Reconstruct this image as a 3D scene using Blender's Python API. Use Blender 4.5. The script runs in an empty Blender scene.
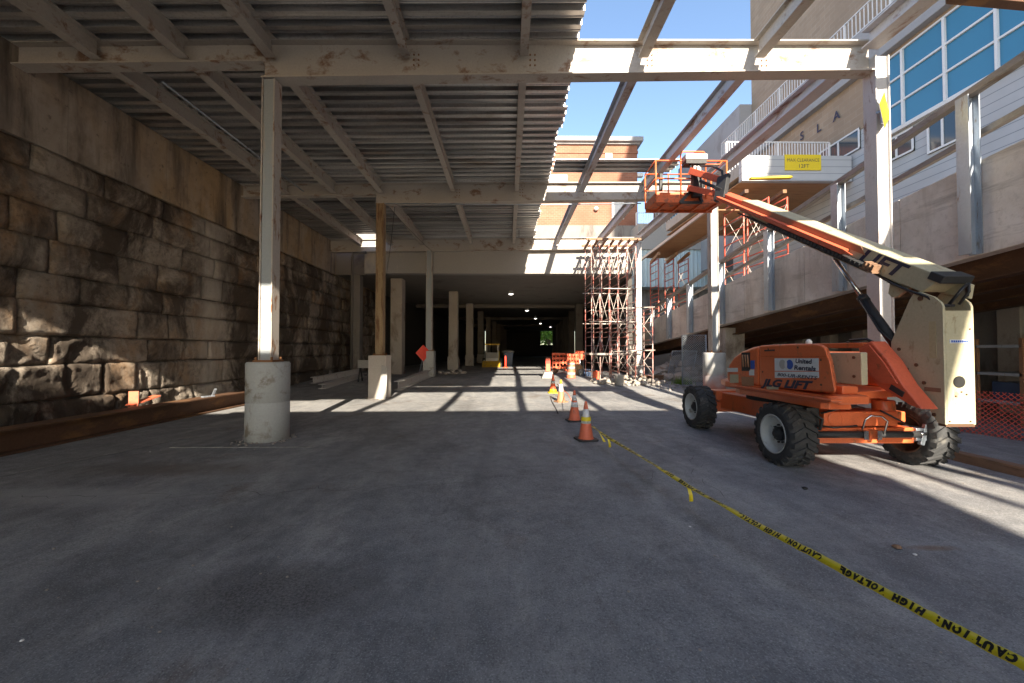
import bpy, bmesh, math, random
from mathutils import Vector, Matrix, Euler, noise
random.seed(7)
R = math.radians
scene = bpy.context.scene
COL = scene.collection
V = Vector

# ------------------------------------------------------------------ camera
cam_d = bpy.data.cameras.new('camera'); cam = bpy.data.objects.new('camera', cam_d); COL.objects.link(cam)
CAMZ = 1.65
cam.location = (0, 0, CAMZ); cam.rotation_euler = (R(90 + 1.22), 0, R(-0.58))
cam_d.sensor_width = 36; cam_d.lens = 14.0; cam_d.clip_end = 1000; cam_d.clip_start = 0.05
scene.camera = cam
CM = Euler((R(90 + 1.22), 0, R(-0.58))).to_matrix()
FP = 14.0 / 36 * 1024
def P(px, py, Y):
    """point seen at pixel px, py standing at depth Y (measured from the photograph)"""
    d = CM @ V(((px - 512) / FP, (341.5 - py) / FP, -1))
    return V((0, 0, CAMZ)) + d * (Y / d.y)
def gz(y):
    t = min(1, max(0, (y - 13) / 8.0)); return 0.3 * t * t * (3 - 2 * t)


# ------------------------------------------------------------------ materials
def new_mat(name):
    m = bpy.data.materials.new(name); m.use_nodes = True
    nt = m.node_tree; b = nt.nodes['Principled BSDF']
    return m, nt, b
def N(nt, t, **kw):
    n = nt.nodes.new(t)
    for k, v in kw.items():
        if k in n.inputs.keys(): n.inputs[k].default_value = v
        else: setattr(n, k, v)
    return n
def L(nt, a, b): nt.links.new(a, b)
def pos(nt, scale=(1, 1, 1), loc=(0, 0, 0)):
    g = N(nt, 'ShaderNodeNewGeometry'); mp = N(nt, 'ShaderNodeMapping')
    mp.inputs['Scale'].default_value = scale; mp.inputs['Location'].default_value = loc
    L(nt, g.outputs['Position'], mp.inputs['Vector']); return mp.outputs['Vector']
def nz(nt, vec, scale, detail=5, rough=0.6, dist=0.0):
    n = N(nt, 'ShaderNodeTexNoise'); n.inputs['Scale'].default_value = scale
    n.inputs['Detail'].default_value = detail; n.inputs['Roughness'].default_value = rough
    n.inputs['Distortion'].default_value = dist
    L(nt, vec, n.inputs['Vector']); return n.outputs['Fac']
def ramp(nt, fac, lo, hi):
    r = N(nt, 'ShaderNodeMapRange'); r.clamp = True
    r.inputs['From Min'].default_value = lo; r.inputs['From Max'].default_value = hi
    L(nt, fac, r.inputs['Value']); return r.outputs['Result']
def mix(nt, fac, a, b, mode='MIX'):
    m = N(nt, 'ShaderNodeMix', data_type='RGBA', blend_type=mode)
    for s, v in ((m.inputs[0], fac), (m.inputs[6], a), (m.inputs[7], b)):
        if hasattr(v, 'is_output'): L(nt, v, s)
        elif isinstance(v, (int, float)): s.default_value = v
        else: s.default_value = (*v, 1) if len(v) == 3 else v
    return m.outputs[2]
def mth(nt, op, a, b=0.0):
    m = N(nt, 'ShaderNodeMath', operation=op)
    for s, v in ((m.inputs[0], a), (m.inputs[1], b)):
        if hasattr(v, 'is_output'): L(nt, v, s)
        else: s.default_value = v
    return m.outputs[0]
def bump(nt, b, h, strength=0.3, dist=0.02):
    n = N(nt, 'ShaderNodeBump'); n.inputs['Strength'].default_value = strength; n.inputs['Distance'].default_value = dist
    L(nt, h, n.inputs['Height']); L(nt, n.outputs['Normal'], b.inputs['Normal'])
def paint(name, col, rough=0.5, metal=0.0, var=0.18, wear=None, wear_amt=0.0, wscale=3.0, stretch=(1, 1, 1), fine=25, bmp=0.12, spec=0.5):
    """painted or plain surface: broad tone changes, fine grime, and worn patches of another colour"""
    m, nt, b = new_mat(name)
    v = pos(nt); c = mix(nt, ramp(nt, nz(nt, v, 0.9, 4), 0.3, 0.7), [x * (1 - var) for x in col], [min(1, x * (1 + var)) for x in col])
    f = nz(nt, v, fine, 4, 0.7)
    c = mix(nt, ramp(nt, f, 0.35, 0.75), c, [x * 0.7 for x in col]) if var > 0 else c
    c = mix(nt, 0.55, c, col)
    if wear is not None:
        w = nz(nt, pos(nt, stretch), wscale, 8, 0.68, 0.3)
        c = mix(nt, ramp(nt, w, 0.62 - wear_amt * 0.3, 0.70 - wear_amt * 0.22), c, wear)
    L(nt, c, b.inputs['Base Color'])
    rr = N(nt, 'ShaderNodeMapRange'); rr.inputs['To Min'].default_value = max(0.05, rough - 0.12); rr.inputs['To Max'].default_value = min(1, rough + 0.15)
    L(nt, f, rr.inputs['Value']); L(nt, rr.outputs[0], b.inputs['Roughness'])
    b.inputs['Metallic'].default_value = metal; b.inputs['Specular IOR Level'].default_value = spec
    if bmp: bump(nt, b, f, bmp, 0.01)
    return m
M = {}
RUST = (0.19, 0.085, 0.035)
M['steel'] = paint('painted_steel', (0.44, 0.40, 0.355), 0.55, 0, 0.24, (0.22, 0.13, 0.08), 0.22, 2.6, (0.7, 1, 1))
M['steel_rusty'] = paint('rust_streaked_steel', (0.42, 0.38, 0.34), 0.6, 0, 0.2, RUST, 0.22, 4.0, (2, 2, 0.7))
M['web_grey'] = paint('blue_grey_painted_web', (0.30, 0.33, 0.35), 0.5, 0, 0.15, (0.36, 0.33, 0.3), 0.2, 3, (2, 2, .4))
M['steel_ochre'] = paint('ochre_stained_steel', (0.29, 0.20, 0.11), 0.65, 0, 0.25, (0.13, 0.06, 0.025), 0.4, 3.0, (3, 3, 0.35))
M['steel_white'] = paint('pale_painted_steel', (0.56, 0.54, 0.52), 0.5, 0, 0.12, RUST, 0.12, 3.0, (2, 2, 0.4))
M['primer'] = paint('grey_primer_steel', (0.47, 0.45, 0.46), 0.5, 0, 0.2, RUST, 0.2, 2.5, (1, 0.4, 1))
M['deck_plain'] = paint('galvanised_deck', (0.60, 0.55, 0.50), 0.32, 0.62, 0.3, (0.20, 0.13, 0.08), 0.14, 0.9, (0.35, 2.0, 1), 40, 0.05)
def deck_mat():
    m, nt, b = new_mat('galvanised_ribbed_deck')
    v = pos(nt)
    c = mix(nt, ramp(nt, nz(nt, pos(nt, (0.12, 3.4, 1)), 1.0, 4, 0.6), 0.36, 0.64), (0.24, 0.25, 0.26), (0.68, 0.67, 0.66))
    c = mix(nt, mth(nt, 'MULTIPLY', ramp(nt, nz(nt, pos(nt, (0.5, 1.5, 1)), 0.7, 8, 0.7), 0.54, 0.68), 0.6), c, (0.24, 0.16, 0.10))
    c = mix(nt, mth(nt, 'MULTIPLY', ramp(nt, nz(nt, v, 18, 5, 0.7), 0.5, 0.7), 0.4), c, (0.2, 0.19, 0.18))
    L(nt, c, b.inputs['Base Color']); b.inputs['Metallic'].default_value = 0.75
    rr = N(nt, 'ShaderNodeMapRange'); rr.inputs['To Min'].default_value = 0.2; rr.inputs['To Max'].default_value = 0.5
    L(nt, nz(nt, pos(nt, (0.2, 2, 1)), 2, 5), rr.inputs['Value']); L(nt, rr.outputs[0], b.inputs['Roughness']); return m
M['deck'] = deck_mat()
M['galv'] = paint('galvanised_steel', (0.42, 0.47, 0.53), 0.42, 0.6, 0.2, (0.25, 0.2, 0.16), 0.12, 4.0, (2, 2, 0.4))
M['rail_shade'] = paint('shade_darkened_rail', (0.27, 0.245, 0.22), 0.5, 0.3, 0.25, (0.16, 0.12, 0.09), 0.3, 3, (2, .5, 2))  # rail darkened to brown for the shade it stands in, plus worn patches
M['scaf_orange'] = paint('scaffold_orange_red', (0.62, 0.12, 0.075), 0.5, 0, 0.15, (0.55, 0.3, 0.24), 0.25, 4)
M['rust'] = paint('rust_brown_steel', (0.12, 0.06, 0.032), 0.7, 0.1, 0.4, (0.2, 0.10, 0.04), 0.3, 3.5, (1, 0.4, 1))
M['rustbolt'] = paint('rusty_plate', (0.22, 0.10, 0.04), 0.8, 0, 0.4)
M['ped'] = paint('pedestal_concrete', (0.42, 0.43, 0.42), 0.85, 0, 0.2, (0.22, 0.19, 0.15), 0.18, 2.0, (1, 1, 1), 30, 0.3)
M['conc'] = paint('weathered_concrete', (0.40, 0.36, 0.32), 0.88, 0, 0.25, (0.2, 0.16, 0.13), 0.25, 0.7, (1, 1, 0.5), 22, 0.35)
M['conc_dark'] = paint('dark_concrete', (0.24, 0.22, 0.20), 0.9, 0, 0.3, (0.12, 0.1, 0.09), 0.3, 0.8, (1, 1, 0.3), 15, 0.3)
M['tunnel_conc'] = paint('shaded_tunnel_concrete', (0.20, 0.18, 0.16), 0.9, 0, 0.25, (0.12, 0.1, 0.09), 0.2, 0.5)  # concrete colour lowered to put the tunnel's inner shade into it
M['tunnel_dark'] = paint('shaded_tunnel_wall', (0.07, 0.065, 0.06), 0.9, 0, 0.25)  # near-black base colour carries the darkness of the tunnel's depth
M['parapet'] = paint('beige_parapet_concrete', (0.72, 0.65, 0.59), 0.88, 0, 0.14, (0.40, 0.33, 0.27), 0.16, 1.1, (1, 1, 0.4), 16, 0.25)
def parapet_mat():
    m, nt, b = new_mat('stained_parapet_concrete')
    v = pos(nt)
    c = mix(nt, ramp(nt, nz(nt, v, 0.7, 8, 0.65), 0.38, 0.62), (0.56, 0.49, 0.42), (0.74, 0.68, 0.61))
    c = mix(nt, mth(nt, 'MULTIPLY', ramp(nt, nz(nt, pos(nt, (1, 1, 0.15)), 1.6, 8, 0.7), 0.52, 0.68), 0.65), c, (0.34, 0.28, 0.22))
    c = mix(nt, mth(nt, 'MULTIPLY', ramp(nt, nz(nt, pos(nt, (1, 0.25, 2.5), (3, 0, 1)), 1.5, 8, 0.72), 0.54, 0.66), 0.6), c, (0.30, 0.25, 0.20))
    c = mix(nt, mth(nt, 'MULTIPLY', ramp(nt, nz(nt, v, 9, 8, 0.75), 0.52, 0.68), 0.45), c, (0.40, 0.35, 0.30))
    L(nt, c, b.inputs['Base Color']); b.inputs['Roughness'].default_value = 0.9
    bump(nt, b, nz(nt, v, 16, 8, 0.75), 0.5, 0.02); return m
M['parapet'] = parapet_mat()
M['fascia'] = paint('whitewashed_fascia', (0.33, 0.318, 0.30), 0.75, 0, 0.1, (0.42, 0.38, 0.33), 0.15, 0.8, (1, 1, 0.3), 18, 0.15)
M['orange'] = paint('orange_machine_paint', (0.72, 0.155, 0.05), 0.34, 0, 0.2, (0.36, 0.12, 0.05), 0.14, 6.0, (1, 1, 0.6), 45, 0.04)
M['orange_dirty'] = paint('dirty_orange_paint', (0.66, 0.13, 0.03), 0.55, 0, 0.3, (0.22, 0.07, 0.035), 0.35, 7.0, (1, 1, 1), 40, 0.1)
M['red_arm'] = paint('faded_red_paint', (0.62, 0.12, 0.055), 0.5, 0, 0.15, (0.3, 0.08, 0.04), 0.1, 6.0)
M['cream'] = paint('cream_machine_paint', (0.48, 0.44, 0.30), 0.45, 0, 0.14, (0.28, 0.21, 0.12), 0.12, 5.0, (1, 1, 0.6), 35, 0.04)
M['decal'] = paint('faded_orange_decal', (0.36, 0.18, 0.095), 0.5, 0, 0.15)
M['black'] = paint('black_rubber', (0.028, 0.029, 0.031), 0.6, 0, 0.3, None, 0, 3, (1, 1, 1), 30, 0.15)
M['tyre'] = paint('dusty_tyre', (0.045, 0.046, 0.048), 0.85, 0, 0.35, (0.12, 0.115, 0.105), 0.25, 6.0, (1, 1, 1), 30, 0.3)
M['rim'] = paint('pale_rim', (0.50, 0.51, 0.50), 0.5, 0, 0.12, (0.2, 0.14, 0.09), 0.15, 8)
M['rim_rusty'] = paint('rusty_rim', (0.13, 0.075, 0.05), 0.7, 0, 0.4, (0.06, 0.04, 0.03), 0.4, 8)
M['chrome'] = paint('bright_rod', (0.6, 0.6, 0.6), 0.2, 1.0, 0.05)
M['white'] = paint('white_paint', (0.74, 0.74, 0.72), 0.55, 0, 0.08)
M['sticker'] = paint('white_sticker', (0.70, 0.73, 0.75), 0.45, 0, 0.05, None, 0, 3, (1, 1, 1), 25, 0)
M['navy'] = paint('navy_ink', (0.02, 0.025, 0.06), 0.5, 0, 0, None, 0, 3, (1, 1, 1), 25, 0)
M['blue'] = paint('blue_ink', (0.02, 0.09, 0.42), 0.5, 0, 0, None, 0, 3, (1, 1, 1), 25, 0)
M['hose'] = paint('black_hose', (0.02, 0.02, 0.022), 0.4, 0, 0.1)
M['cone'] = paint('cone_orange', (0.80, 0.13, 0.045), 0.5, 0, 0.12, (0.42, 0.11, 0.06), 0.12, 9)
M['cone_pink'] = paint('sun_faded_cone', (0.72, 0.17, 0.085), 0.55, 0, 0.15, (0.4, 0.13, 0.08), 0.2, 9)
M['reflective'] = paint('reflective_band', (0.66, 0.68, 0.70), 0.4, 0, 0.1, (0.35, 0.34, 0.33), 0.15, 12)
M['yellow'] = paint('yellow_plastic', (0.78, 0.58, 0.02), 0.45, 0, 0.08)
M['loader_yellow'] = paint('dirty_loader_yellow', (0.50, 0.31, 0.02), 0.55, 0, 0.25, (0.2, 0.15, 0.08), 0.3, 4)
M['tape'] = paint('caution_tape_yellow', (0.72, 0.57, 0.02), 0.35, 0, 0.12)
M['ink'] = paint('black_ink', (0.015, 0.015, 0.015), 0.5, 0, 0, None, 0, 3, (1, 1, 1), 25, 0)
M['scaf_red'] = paint('scaffold_red', (0.50, 0.15, 0.12), 0.55, 0, 0.2, (0.52, 0.42, 0.38), 0.6, 4)
M['scaf_zinc'] = paint('scaffold_zinc', (0.56, 0.50, 0.45), 0.45, 0.3, 0.15)
M['wood'] = paint('formwork_plywood', (0.42, 0.24, 0.12), 0.75, 0, 0.2, (0.27, 0.14, 0.07), 0.3, 2.5, (0.3, 3, 1))
M['timber'] = paint('weathered_timber', (0.26, 0.15, 0.09), 0.8, 0, 0.3, (0.14, 0.08, 0.05), 0.3, 4, (4, 0.4, 4))
M['rail_white'] = paint('white_railing', (0.76, 0.76, 0.76), 0.5, 0, 0.05)
M['grey_band'] = paint('grey_terrace_concrete', (0.34, 0.34, 0.35), 0.8, 0, 0.12, (0.26, 0.25, 0.25), 0.2, 0.5, (1, 1, 0.5))
M['pvc'] = paint('dark_pipe', (0.12, 0.11, 0.10), 0.5, 0, 0.2)
M['machine_grey'] = paint('machine_grey', (0.45, 0.45, 0.43), 0.5, 0, 0.15)
M['net'] = paint('orange_net', (0.75, 0.13, 0.09), 0.5, 0, 0.1)
M['darkblue'] = paint('dark_blue_plastic', (0.03, 0.06, 0.13), 0.4, 0, 0.15)
M['rubble'] = paint('rubble', (0.36, 0.32, 0.28), 0.9, 0, 0.3)
M['redsign'] = paint('red_orange_sign', (0.78, 0.05, 0.02), 0.45, 0, 0.08)
M['bulb'] = None
def emit(name, col, s):
    m, nt, b = new_mat(name); b.inputs['Base Color'].default_value = (*col, 1)
    b.inputs['Emission Color'].default_value = (*col, 1); b.inputs['Emission Strength'].default_value = s; return m
M['bulb'] = emit('lit_lamp', (1, 0.95, 0.85), 1.6)
def leafmat(name, a, bcol):
    m, nt, b = new_mat(name); c = mix(nt, ramp(nt, nz(nt, pos(nt), 1.3, 3), 0.35, 0.65), a, bcol)
    L(nt, c, b.inputs['Base Color']); b.inputs['Roughness'].default_value = 0.6
    t = N(nt, 'ShaderNodeBsdfTranslucent'); L(nt, c, t.inputs['Color'])
    ms = N(nt, 'ShaderNodeMixShader'); ms.inputs[0].default_value = 0.35
    L(nt, b.outputs[0], ms.inputs[1]); L(nt, t.outputs[0], ms.inputs[2])
    L(nt, ms.outputs[0], nt.nodes['Material Output'].inputs['Surface']); return m
M['leaf'] = leafmat('leaves', (0.13, 0.24, 0.02), (0.24, 0.38, 0.03))

def brick(name, c1, c2, mortar, axis, bw=0.42, bh=0.14):
    m, nt, b = new_mat(name)
    g = N(nt, 'ShaderNodeNewGeometry'); s = N(nt, 'ShaderNodeSeparateXYZ'); cb = N(nt, 'ShaderNodeCombineXYZ')
    L(nt, g.outputs['Position'], s.inputs[0]); L(nt, s.outputs[axis], cb.inputs[0]); L(nt, s.outputs['Z'], cb.inputs[1])
    t = N(nt, 'ShaderNodeTexBrick'); t.inputs['Scale'].default_value = 1
    t.inputs['Brick Width'].default_value = bw; t.inputs['Row Height'].default_value = bh
    t.inputs['Mortar Size'].default_value = 0.014; t.inputs['Mortar Smooth'].default_value = 0.3
    t.inputs['Color1'].default_value = (*c1, 1); t.inputs['Color2'].default_value = (*c2, 1); t.inputs['Mortar'].default_value = (*mortar, 1)
    L(nt, cb.outputs[0], t.inputs['Vector'])
    v = pos(nt); c = mix(nt, ramp(nt, nz(nt, v, 0.5, 6, 0.65), 0.35, 0.7), t.outputs['Color'], [x * 0.72 for x in c1])
    L(nt, c, b.inputs['Base Color']); b.inputs['Roughness'].default_value = 0.9
    bump(nt, b, t.outputs['Fac'], -0.4, 0.01); return m
M['brick_tan'] = brick('tan_brick', (0.40, 0.30, 0.215), (0.31, 0.23, 0.165), (0.42, 0.36, 0.29), 'Y', 0.6, 0.26)
M['brick_red'] = brick('red_brick', (0.32, 0.135, 0.082), (0.26, 0.105, 0.064), (0.30, 0.21, 0.16), 'X', 0.4, 0.16)

def stripes(name, base, groove, axis, period, frac=0.08, rough=0.5, metal=0.0):
    m, nt, b = new_mat(name)
    g = N(nt, 'ShaderNodeNewGeometry'); s = N(nt, 'ShaderNodeSeparateXYZ'); L(nt, g.outputs['Position'], s.inputs[0])
    f = mth(nt, 'FRACT', mth(nt, 'DIVIDE', s.outputs[axis], period))
    k = mth(nt, 'LESS_THAN', f, frac)
    c0 = mix(nt, ramp(nt, nz(nt, pos(nt), 0.8, 5), 0.3, 0.7), [x * 0.86 for x in base], base)
    L(nt, mix(nt, k, c0, groove), b.inputs['Base Color']); b.inputs['Roughness'].default_value = rough; b.inputs['Metallic'].default_value = metal
    return m
M['siding_white'] = stripes('white_siding', (0.46, 0.47, 0.485), (0.22, 0.235, 0.26), 'Z', 0.30, 0.09)
M['siding_teal'] = stripes('pale_blue_ribbed_siding', (0.48, 0.58, 0.60), (0.34, 0.43, 0.46), 'X', 0.34, 0.16)

# glass
def glass_mat(name, col, rough=0.06):
    m, nt, b = new_mat(name)
    L(nt, mix(nt, ramp(nt, nz(nt, pos(nt), 0.25, 2), 0.3, 0.7), [c * 0.85 for c in col], col), b.inputs['Base Color'])
    b.inputs['Roughness'].default_value = rough; b.inputs['Specular IOR Level'].default_value = 0.8; return m
M['glass'] = glass_mat('blue_glass', (0.035, 0.20, 0.34))
M['glass_dark'] = glass_mat('dark_glass', (0.03, 0.05, 0.07))

def ground_mat():
    m, nt, b = new_mat('worn_pavement')
    v = pos(nt)
    big = nz(nt, v, 0.22, 6, 0.62, 0.4); mid = nz(nt, pos(nt, (1, 0.55, 1)), 1.1, 9, 0.72, 0.8); fine = nz(nt, v, 34, 5, 0.75); grit = nz(nt, v, 85, 3, 0.7)
    c = mix(nt, ramp(nt, big, 0.42, 0.58), (0.19, 0.193, 0.20), (0.29, 0.292, 0.296))
    c = mix(nt, mth(nt, 'MULTIPLY', ramp(nt, mid, 0.46, 0.62), 0.6), c, (0.37, 0.36, 0.345))
    # pale dusty smears drawn out along the driving direction
    sm = nz(nt, pos(nt, (0.9, 0.3, 1)), 1.5, 9, 0.74, 0.35)
    c = mix(nt, mth(nt, 'MULTIPLY', ramp(nt, sm, 0.51, 0.64), 0.65), c, (0.44, 0.43, 0.41))
    dk = nz(nt, pos(nt, (0.6, 0.4, 1), (7, 3, 0)), 0.9, 9, 0.74, 0.3)
    c = mix(nt, mth(nt, 'MULTIPLY', ramp(nt, dk, 0.5, 0.66), 0.7), c, (0.125, 0.12, 0.118))
    # brown stains
    st = nz(nt, pos(nt, (1, 0.7, 1), (2.3, 9.1, 0)), 0.75, 7, 0.7)
    c = mix(nt, mth(nt, 'MULTIPLY', ramp(nt, st, 0.58, 0.68), 0.6), c, (0.15, 0.10, 0.07))
    md = nz(nt, v, 4.5, 9, 0.78)
    c = mix(nt, mth(nt, 'MULTIPLY', ramp(nt, md, 0.5, 0.66), 0.4), c, (0.40, 0.40, 0.40))
    c = mix(nt, mth(nt, 'MULTIPLY', ramp(nt, md, 0.5, 0.36), 0.35), c, (0.11, 0.11, 0.115))
    # fine grit, dark pores
    c = mix(nt, mth(nt, 'MULTIPLY', ramp(nt, fine, 0.5, 0.66), 0.5), c, (0.12, 0.12, 0.12))
    c = mix(nt, mth(nt, 'MULTIPLY', ramp(nt, grit, 0.56, 0.64), 0.55), c, (0.5, 0.5, 0.49))
    c = mix(nt, mth(nt, 'MULTIPLY', ramp(nt, grit, 0.42, 0.34), 0.65), c, (0.07, 0.07, 0.075))
    def spot(cx, cy, rx, ry, sc):
        q = N(nt, 'ShaderNodeMapping'); q.inputs['Location'].default_value = (-cx / rx, -cy / ry, 0); q.inputs['Scale'].default_value = (1 / rx, 1 / ry, 0)
        L(nt, N(nt, 'ShaderNodeNewGeometry').outputs['Position'], q.inputs['Vector'])
        ln = N(nt, 'ShaderNodeVectorMath', operation='LENGTH'); L(nt, q.outputs[0], ln.inputs[0])
        return ramp(nt, mth(nt, 'ADD', ln.outputs['Value'], mth(nt, 'MULTIPLY', nz(nt, v, sc, 8, 0.75), 1.4)), 1.9, 1.1)
    for tx_, ty_, rx_, ry_ in ((-0.35, 7, .16, 6), (1.35, 7.5, .15, 6), (3.0, 6, .14, 5), (-2.6, 6, .14, 5)):
        c = mix(nt, mth(nt, 'MULTIPLY', spot(tx_, ty_, rx_, ry_, 1.8), 0.2), c, (0.125, 0.125, 0.13))
    sp = spot(-1.6, 2.75, 0.75, 0.42, 5)
    gr = nz(nt, v, 48, 4, 0.8)
    c = mix(nt, mth(nt, 'MULTIPLY', sp, 0.75), c, mix(nt, ramp(nt, gr, 0.42, 0.6), (0.055, 0.052, 0.05), (0.21, 0.20, 0.195)))
    c = mix(nt, mth(nt, 'MULTIPLY', spot(3.55, 3.33, 0.22, 0.05, 9), 0.6), c, (0.22, 0.13, 0.07))
    c = mix(nt, mth(nt, 'MULTIPLY', spot(-4.6, 5.6, 1.4, 0.35, 3), 0.5), c, (0.13, 0.10, 0.08))
    c = mix(nt, mth(nt, 'MULTIPLY', spot(-5.0, 4.6, 1.6, 0.3, 3), 0.55), c, (0.42, 0.41, 0.40))
    L(nt, c, b.inputs['Base Color'])
    rr = N(nt, 'ShaderNodeMapRange'); rr.inputs['To Min'].default_value = 0.62; rr.inputs['To Max'].default_value = 0.95
    L(nt, mid, rr.inputs['Value']); L(nt, rr.outputs[0], b.inputs['Roughness'])
    b.inputs['Specular IOR Level'].default_value = 0.35
    h = mth(nt, 'ADD', mth(nt, 'MULTIPLY', fine, 0.7), mth(nt, 'MULTIPLY', grit, 0.35))
    bump(nt, b, h, 0.6, 0.014); return m
M['ground'] = ground_mat()

def stone_mat():
    m, nt, b = new_mat('rough_stone')
    v = pos(nt)
    at = N(nt, 'ShaderNodeAttribute', attribute_name='tone')
    c = mix(nt, at.outputs['Fac'], (0.12, 0.095, 0.075), (0.37, 0.315, 0.26))
    c = mix(nt, mth(nt, 'MULTIPLY', ramp(nt, nz(nt, v, 1.6, 10, 0.74, 0.6), 0.44, 0.62), 0.75), c, (0.47, 0.41, 0.34))
    c = mix(nt, mth(nt, 'MULTIPLY', ramp(nt, nz(nt, pos(nt, (1, 1, 0.6), (9, 2, 5)), 0.9, 8, 0.68), 0.5, 0.64), 0.7), c, (0.30, 0.175, 0.085))
    c = mix(nt, mth(nt, 'MULTIPLY', ramp(nt, nz(nt, pos(nt, (1, 1, 0.6), (4, 1, 3)), 0.7, 9, 0.7, 0.5), 0.43, 0.55), 0.9), c, (0.06, 0.046, 0.036))
    c = mix(nt, mth(nt, 'MULTIPLY', ramp(nt, nz(nt, v, 9, 8, 0.75), 0.52, 0.66), 0.55), c, (0.10, 0.08, 0.065))
    # pale lime runs down the face
    c = mix(nt, mth(nt, 'MULTIPLY', ramp(nt, nz(nt, pos(nt, (1, 1.0, 0.06), (0, 5.2, 0)), 1.3, 7, 0.72), 0.60, 0.70), 0.65), c, (0.50, 0.45, 0.38))
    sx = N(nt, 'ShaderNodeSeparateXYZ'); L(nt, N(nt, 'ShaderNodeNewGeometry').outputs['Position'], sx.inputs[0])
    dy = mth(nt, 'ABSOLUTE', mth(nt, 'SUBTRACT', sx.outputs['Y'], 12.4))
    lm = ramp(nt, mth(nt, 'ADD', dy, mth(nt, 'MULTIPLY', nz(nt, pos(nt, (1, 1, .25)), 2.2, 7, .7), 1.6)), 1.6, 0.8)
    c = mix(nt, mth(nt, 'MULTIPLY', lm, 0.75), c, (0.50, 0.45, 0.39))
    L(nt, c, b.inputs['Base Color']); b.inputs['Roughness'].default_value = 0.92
    b.inputs['Specular IOR Level'].default_value = 0.25
    h = mth(nt, 'ADD', nz(nt, v, 4, 10, 0.75, 0.4), mth(nt, 'MULTIPLY', nz(nt, v, 26, 6, 0.75), 0.4))
    bump(nt, b, h, 0.9, 0.07); return m
M['stone'] = stone_mat()
def coping_mat():
    m, nt, b = new_mat('stained_concrete_band')
    v = pos(nt)
    c = mix(nt, ramp(nt, nz(nt, pos(nt, (1, 1, .4)), 0.35, 5, 0.6), 0.42, 0.58), (0.36, 0.31, 0.26), (0.40, 0.275, 0.15))
    st = nz(nt, pos(nt, (1, 0.8, 0.10)), 1.3, 8, 0.62, 0.15)
    c = mix(nt, mth(nt, 'MULTIPLY', ramp(nt, st, 0.49, 0.62), 0.88), c, (0.065, 0.05, 0.04))
    s2 = nz(nt, pos(nt, (1, 0.9, 0.3), (0, 3.7, 0)), 1.6, 8, 0.72, 0.2)
    c = mix(nt, mth(nt, 'MULTIPLY', ramp(nt, s2, 0.5, 0.64), 0.5), c, (0.46, 0.40, 0.33))
    c = mix(nt, mth(nt, 'MULTIPLY', ramp(nt, nz(nt, v, 2.2, 9, 0.75), 0.48, 0.64), 0.45), c, (0.16, 0.12, 0.085))
    c = mix(nt, mth(nt, 'MULTIPLY', ramp(nt, nz(nt, v, 5, 5, 0.7), 0.6, 0.7), 0.7), c, (0.09, 0.07, 0.055))
    L(nt, c, b.inputs['Base Color']); b.inputs['Roughness'].default_value = 0.9
    bump(nt, b, nz(nt, v, 14, 6, 0.7), 0.35, 0.02); return m
M['coping'] = coping_mat()
def ped_spray():
    m, nt, b = new_mat('red_sprayed_pedestal')
    g = N(nt, 'ShaderNodeNewGeometry'); s = N(nt, 'ShaderNodeSeparateXYZ'); L(nt, g.outputs['Position'], s.inputs[0])
    v = pos(nt); base = mix(nt, ramp(nt, nz(nt, v, 2.5, 6), 0.35, 0.65), (0.34, 0.34, 0.33), (0.45, 0.45, 0.44))
    f = mth(nt, 'ADD', s.outputs['Z'], mth(nt, 'MULTIPLY', nz(nt, v, 1.8, 3), 0.9))
    L(nt, mix(nt, ramp(nt, f, 1.35, 0.75), base, (0.50, 0.16, 0.10)), b.inputs['Base Color']); b.inputs['Roughness'].default_value = 0.85
    return m
M['ped_spray'] = ped_spray()

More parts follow.
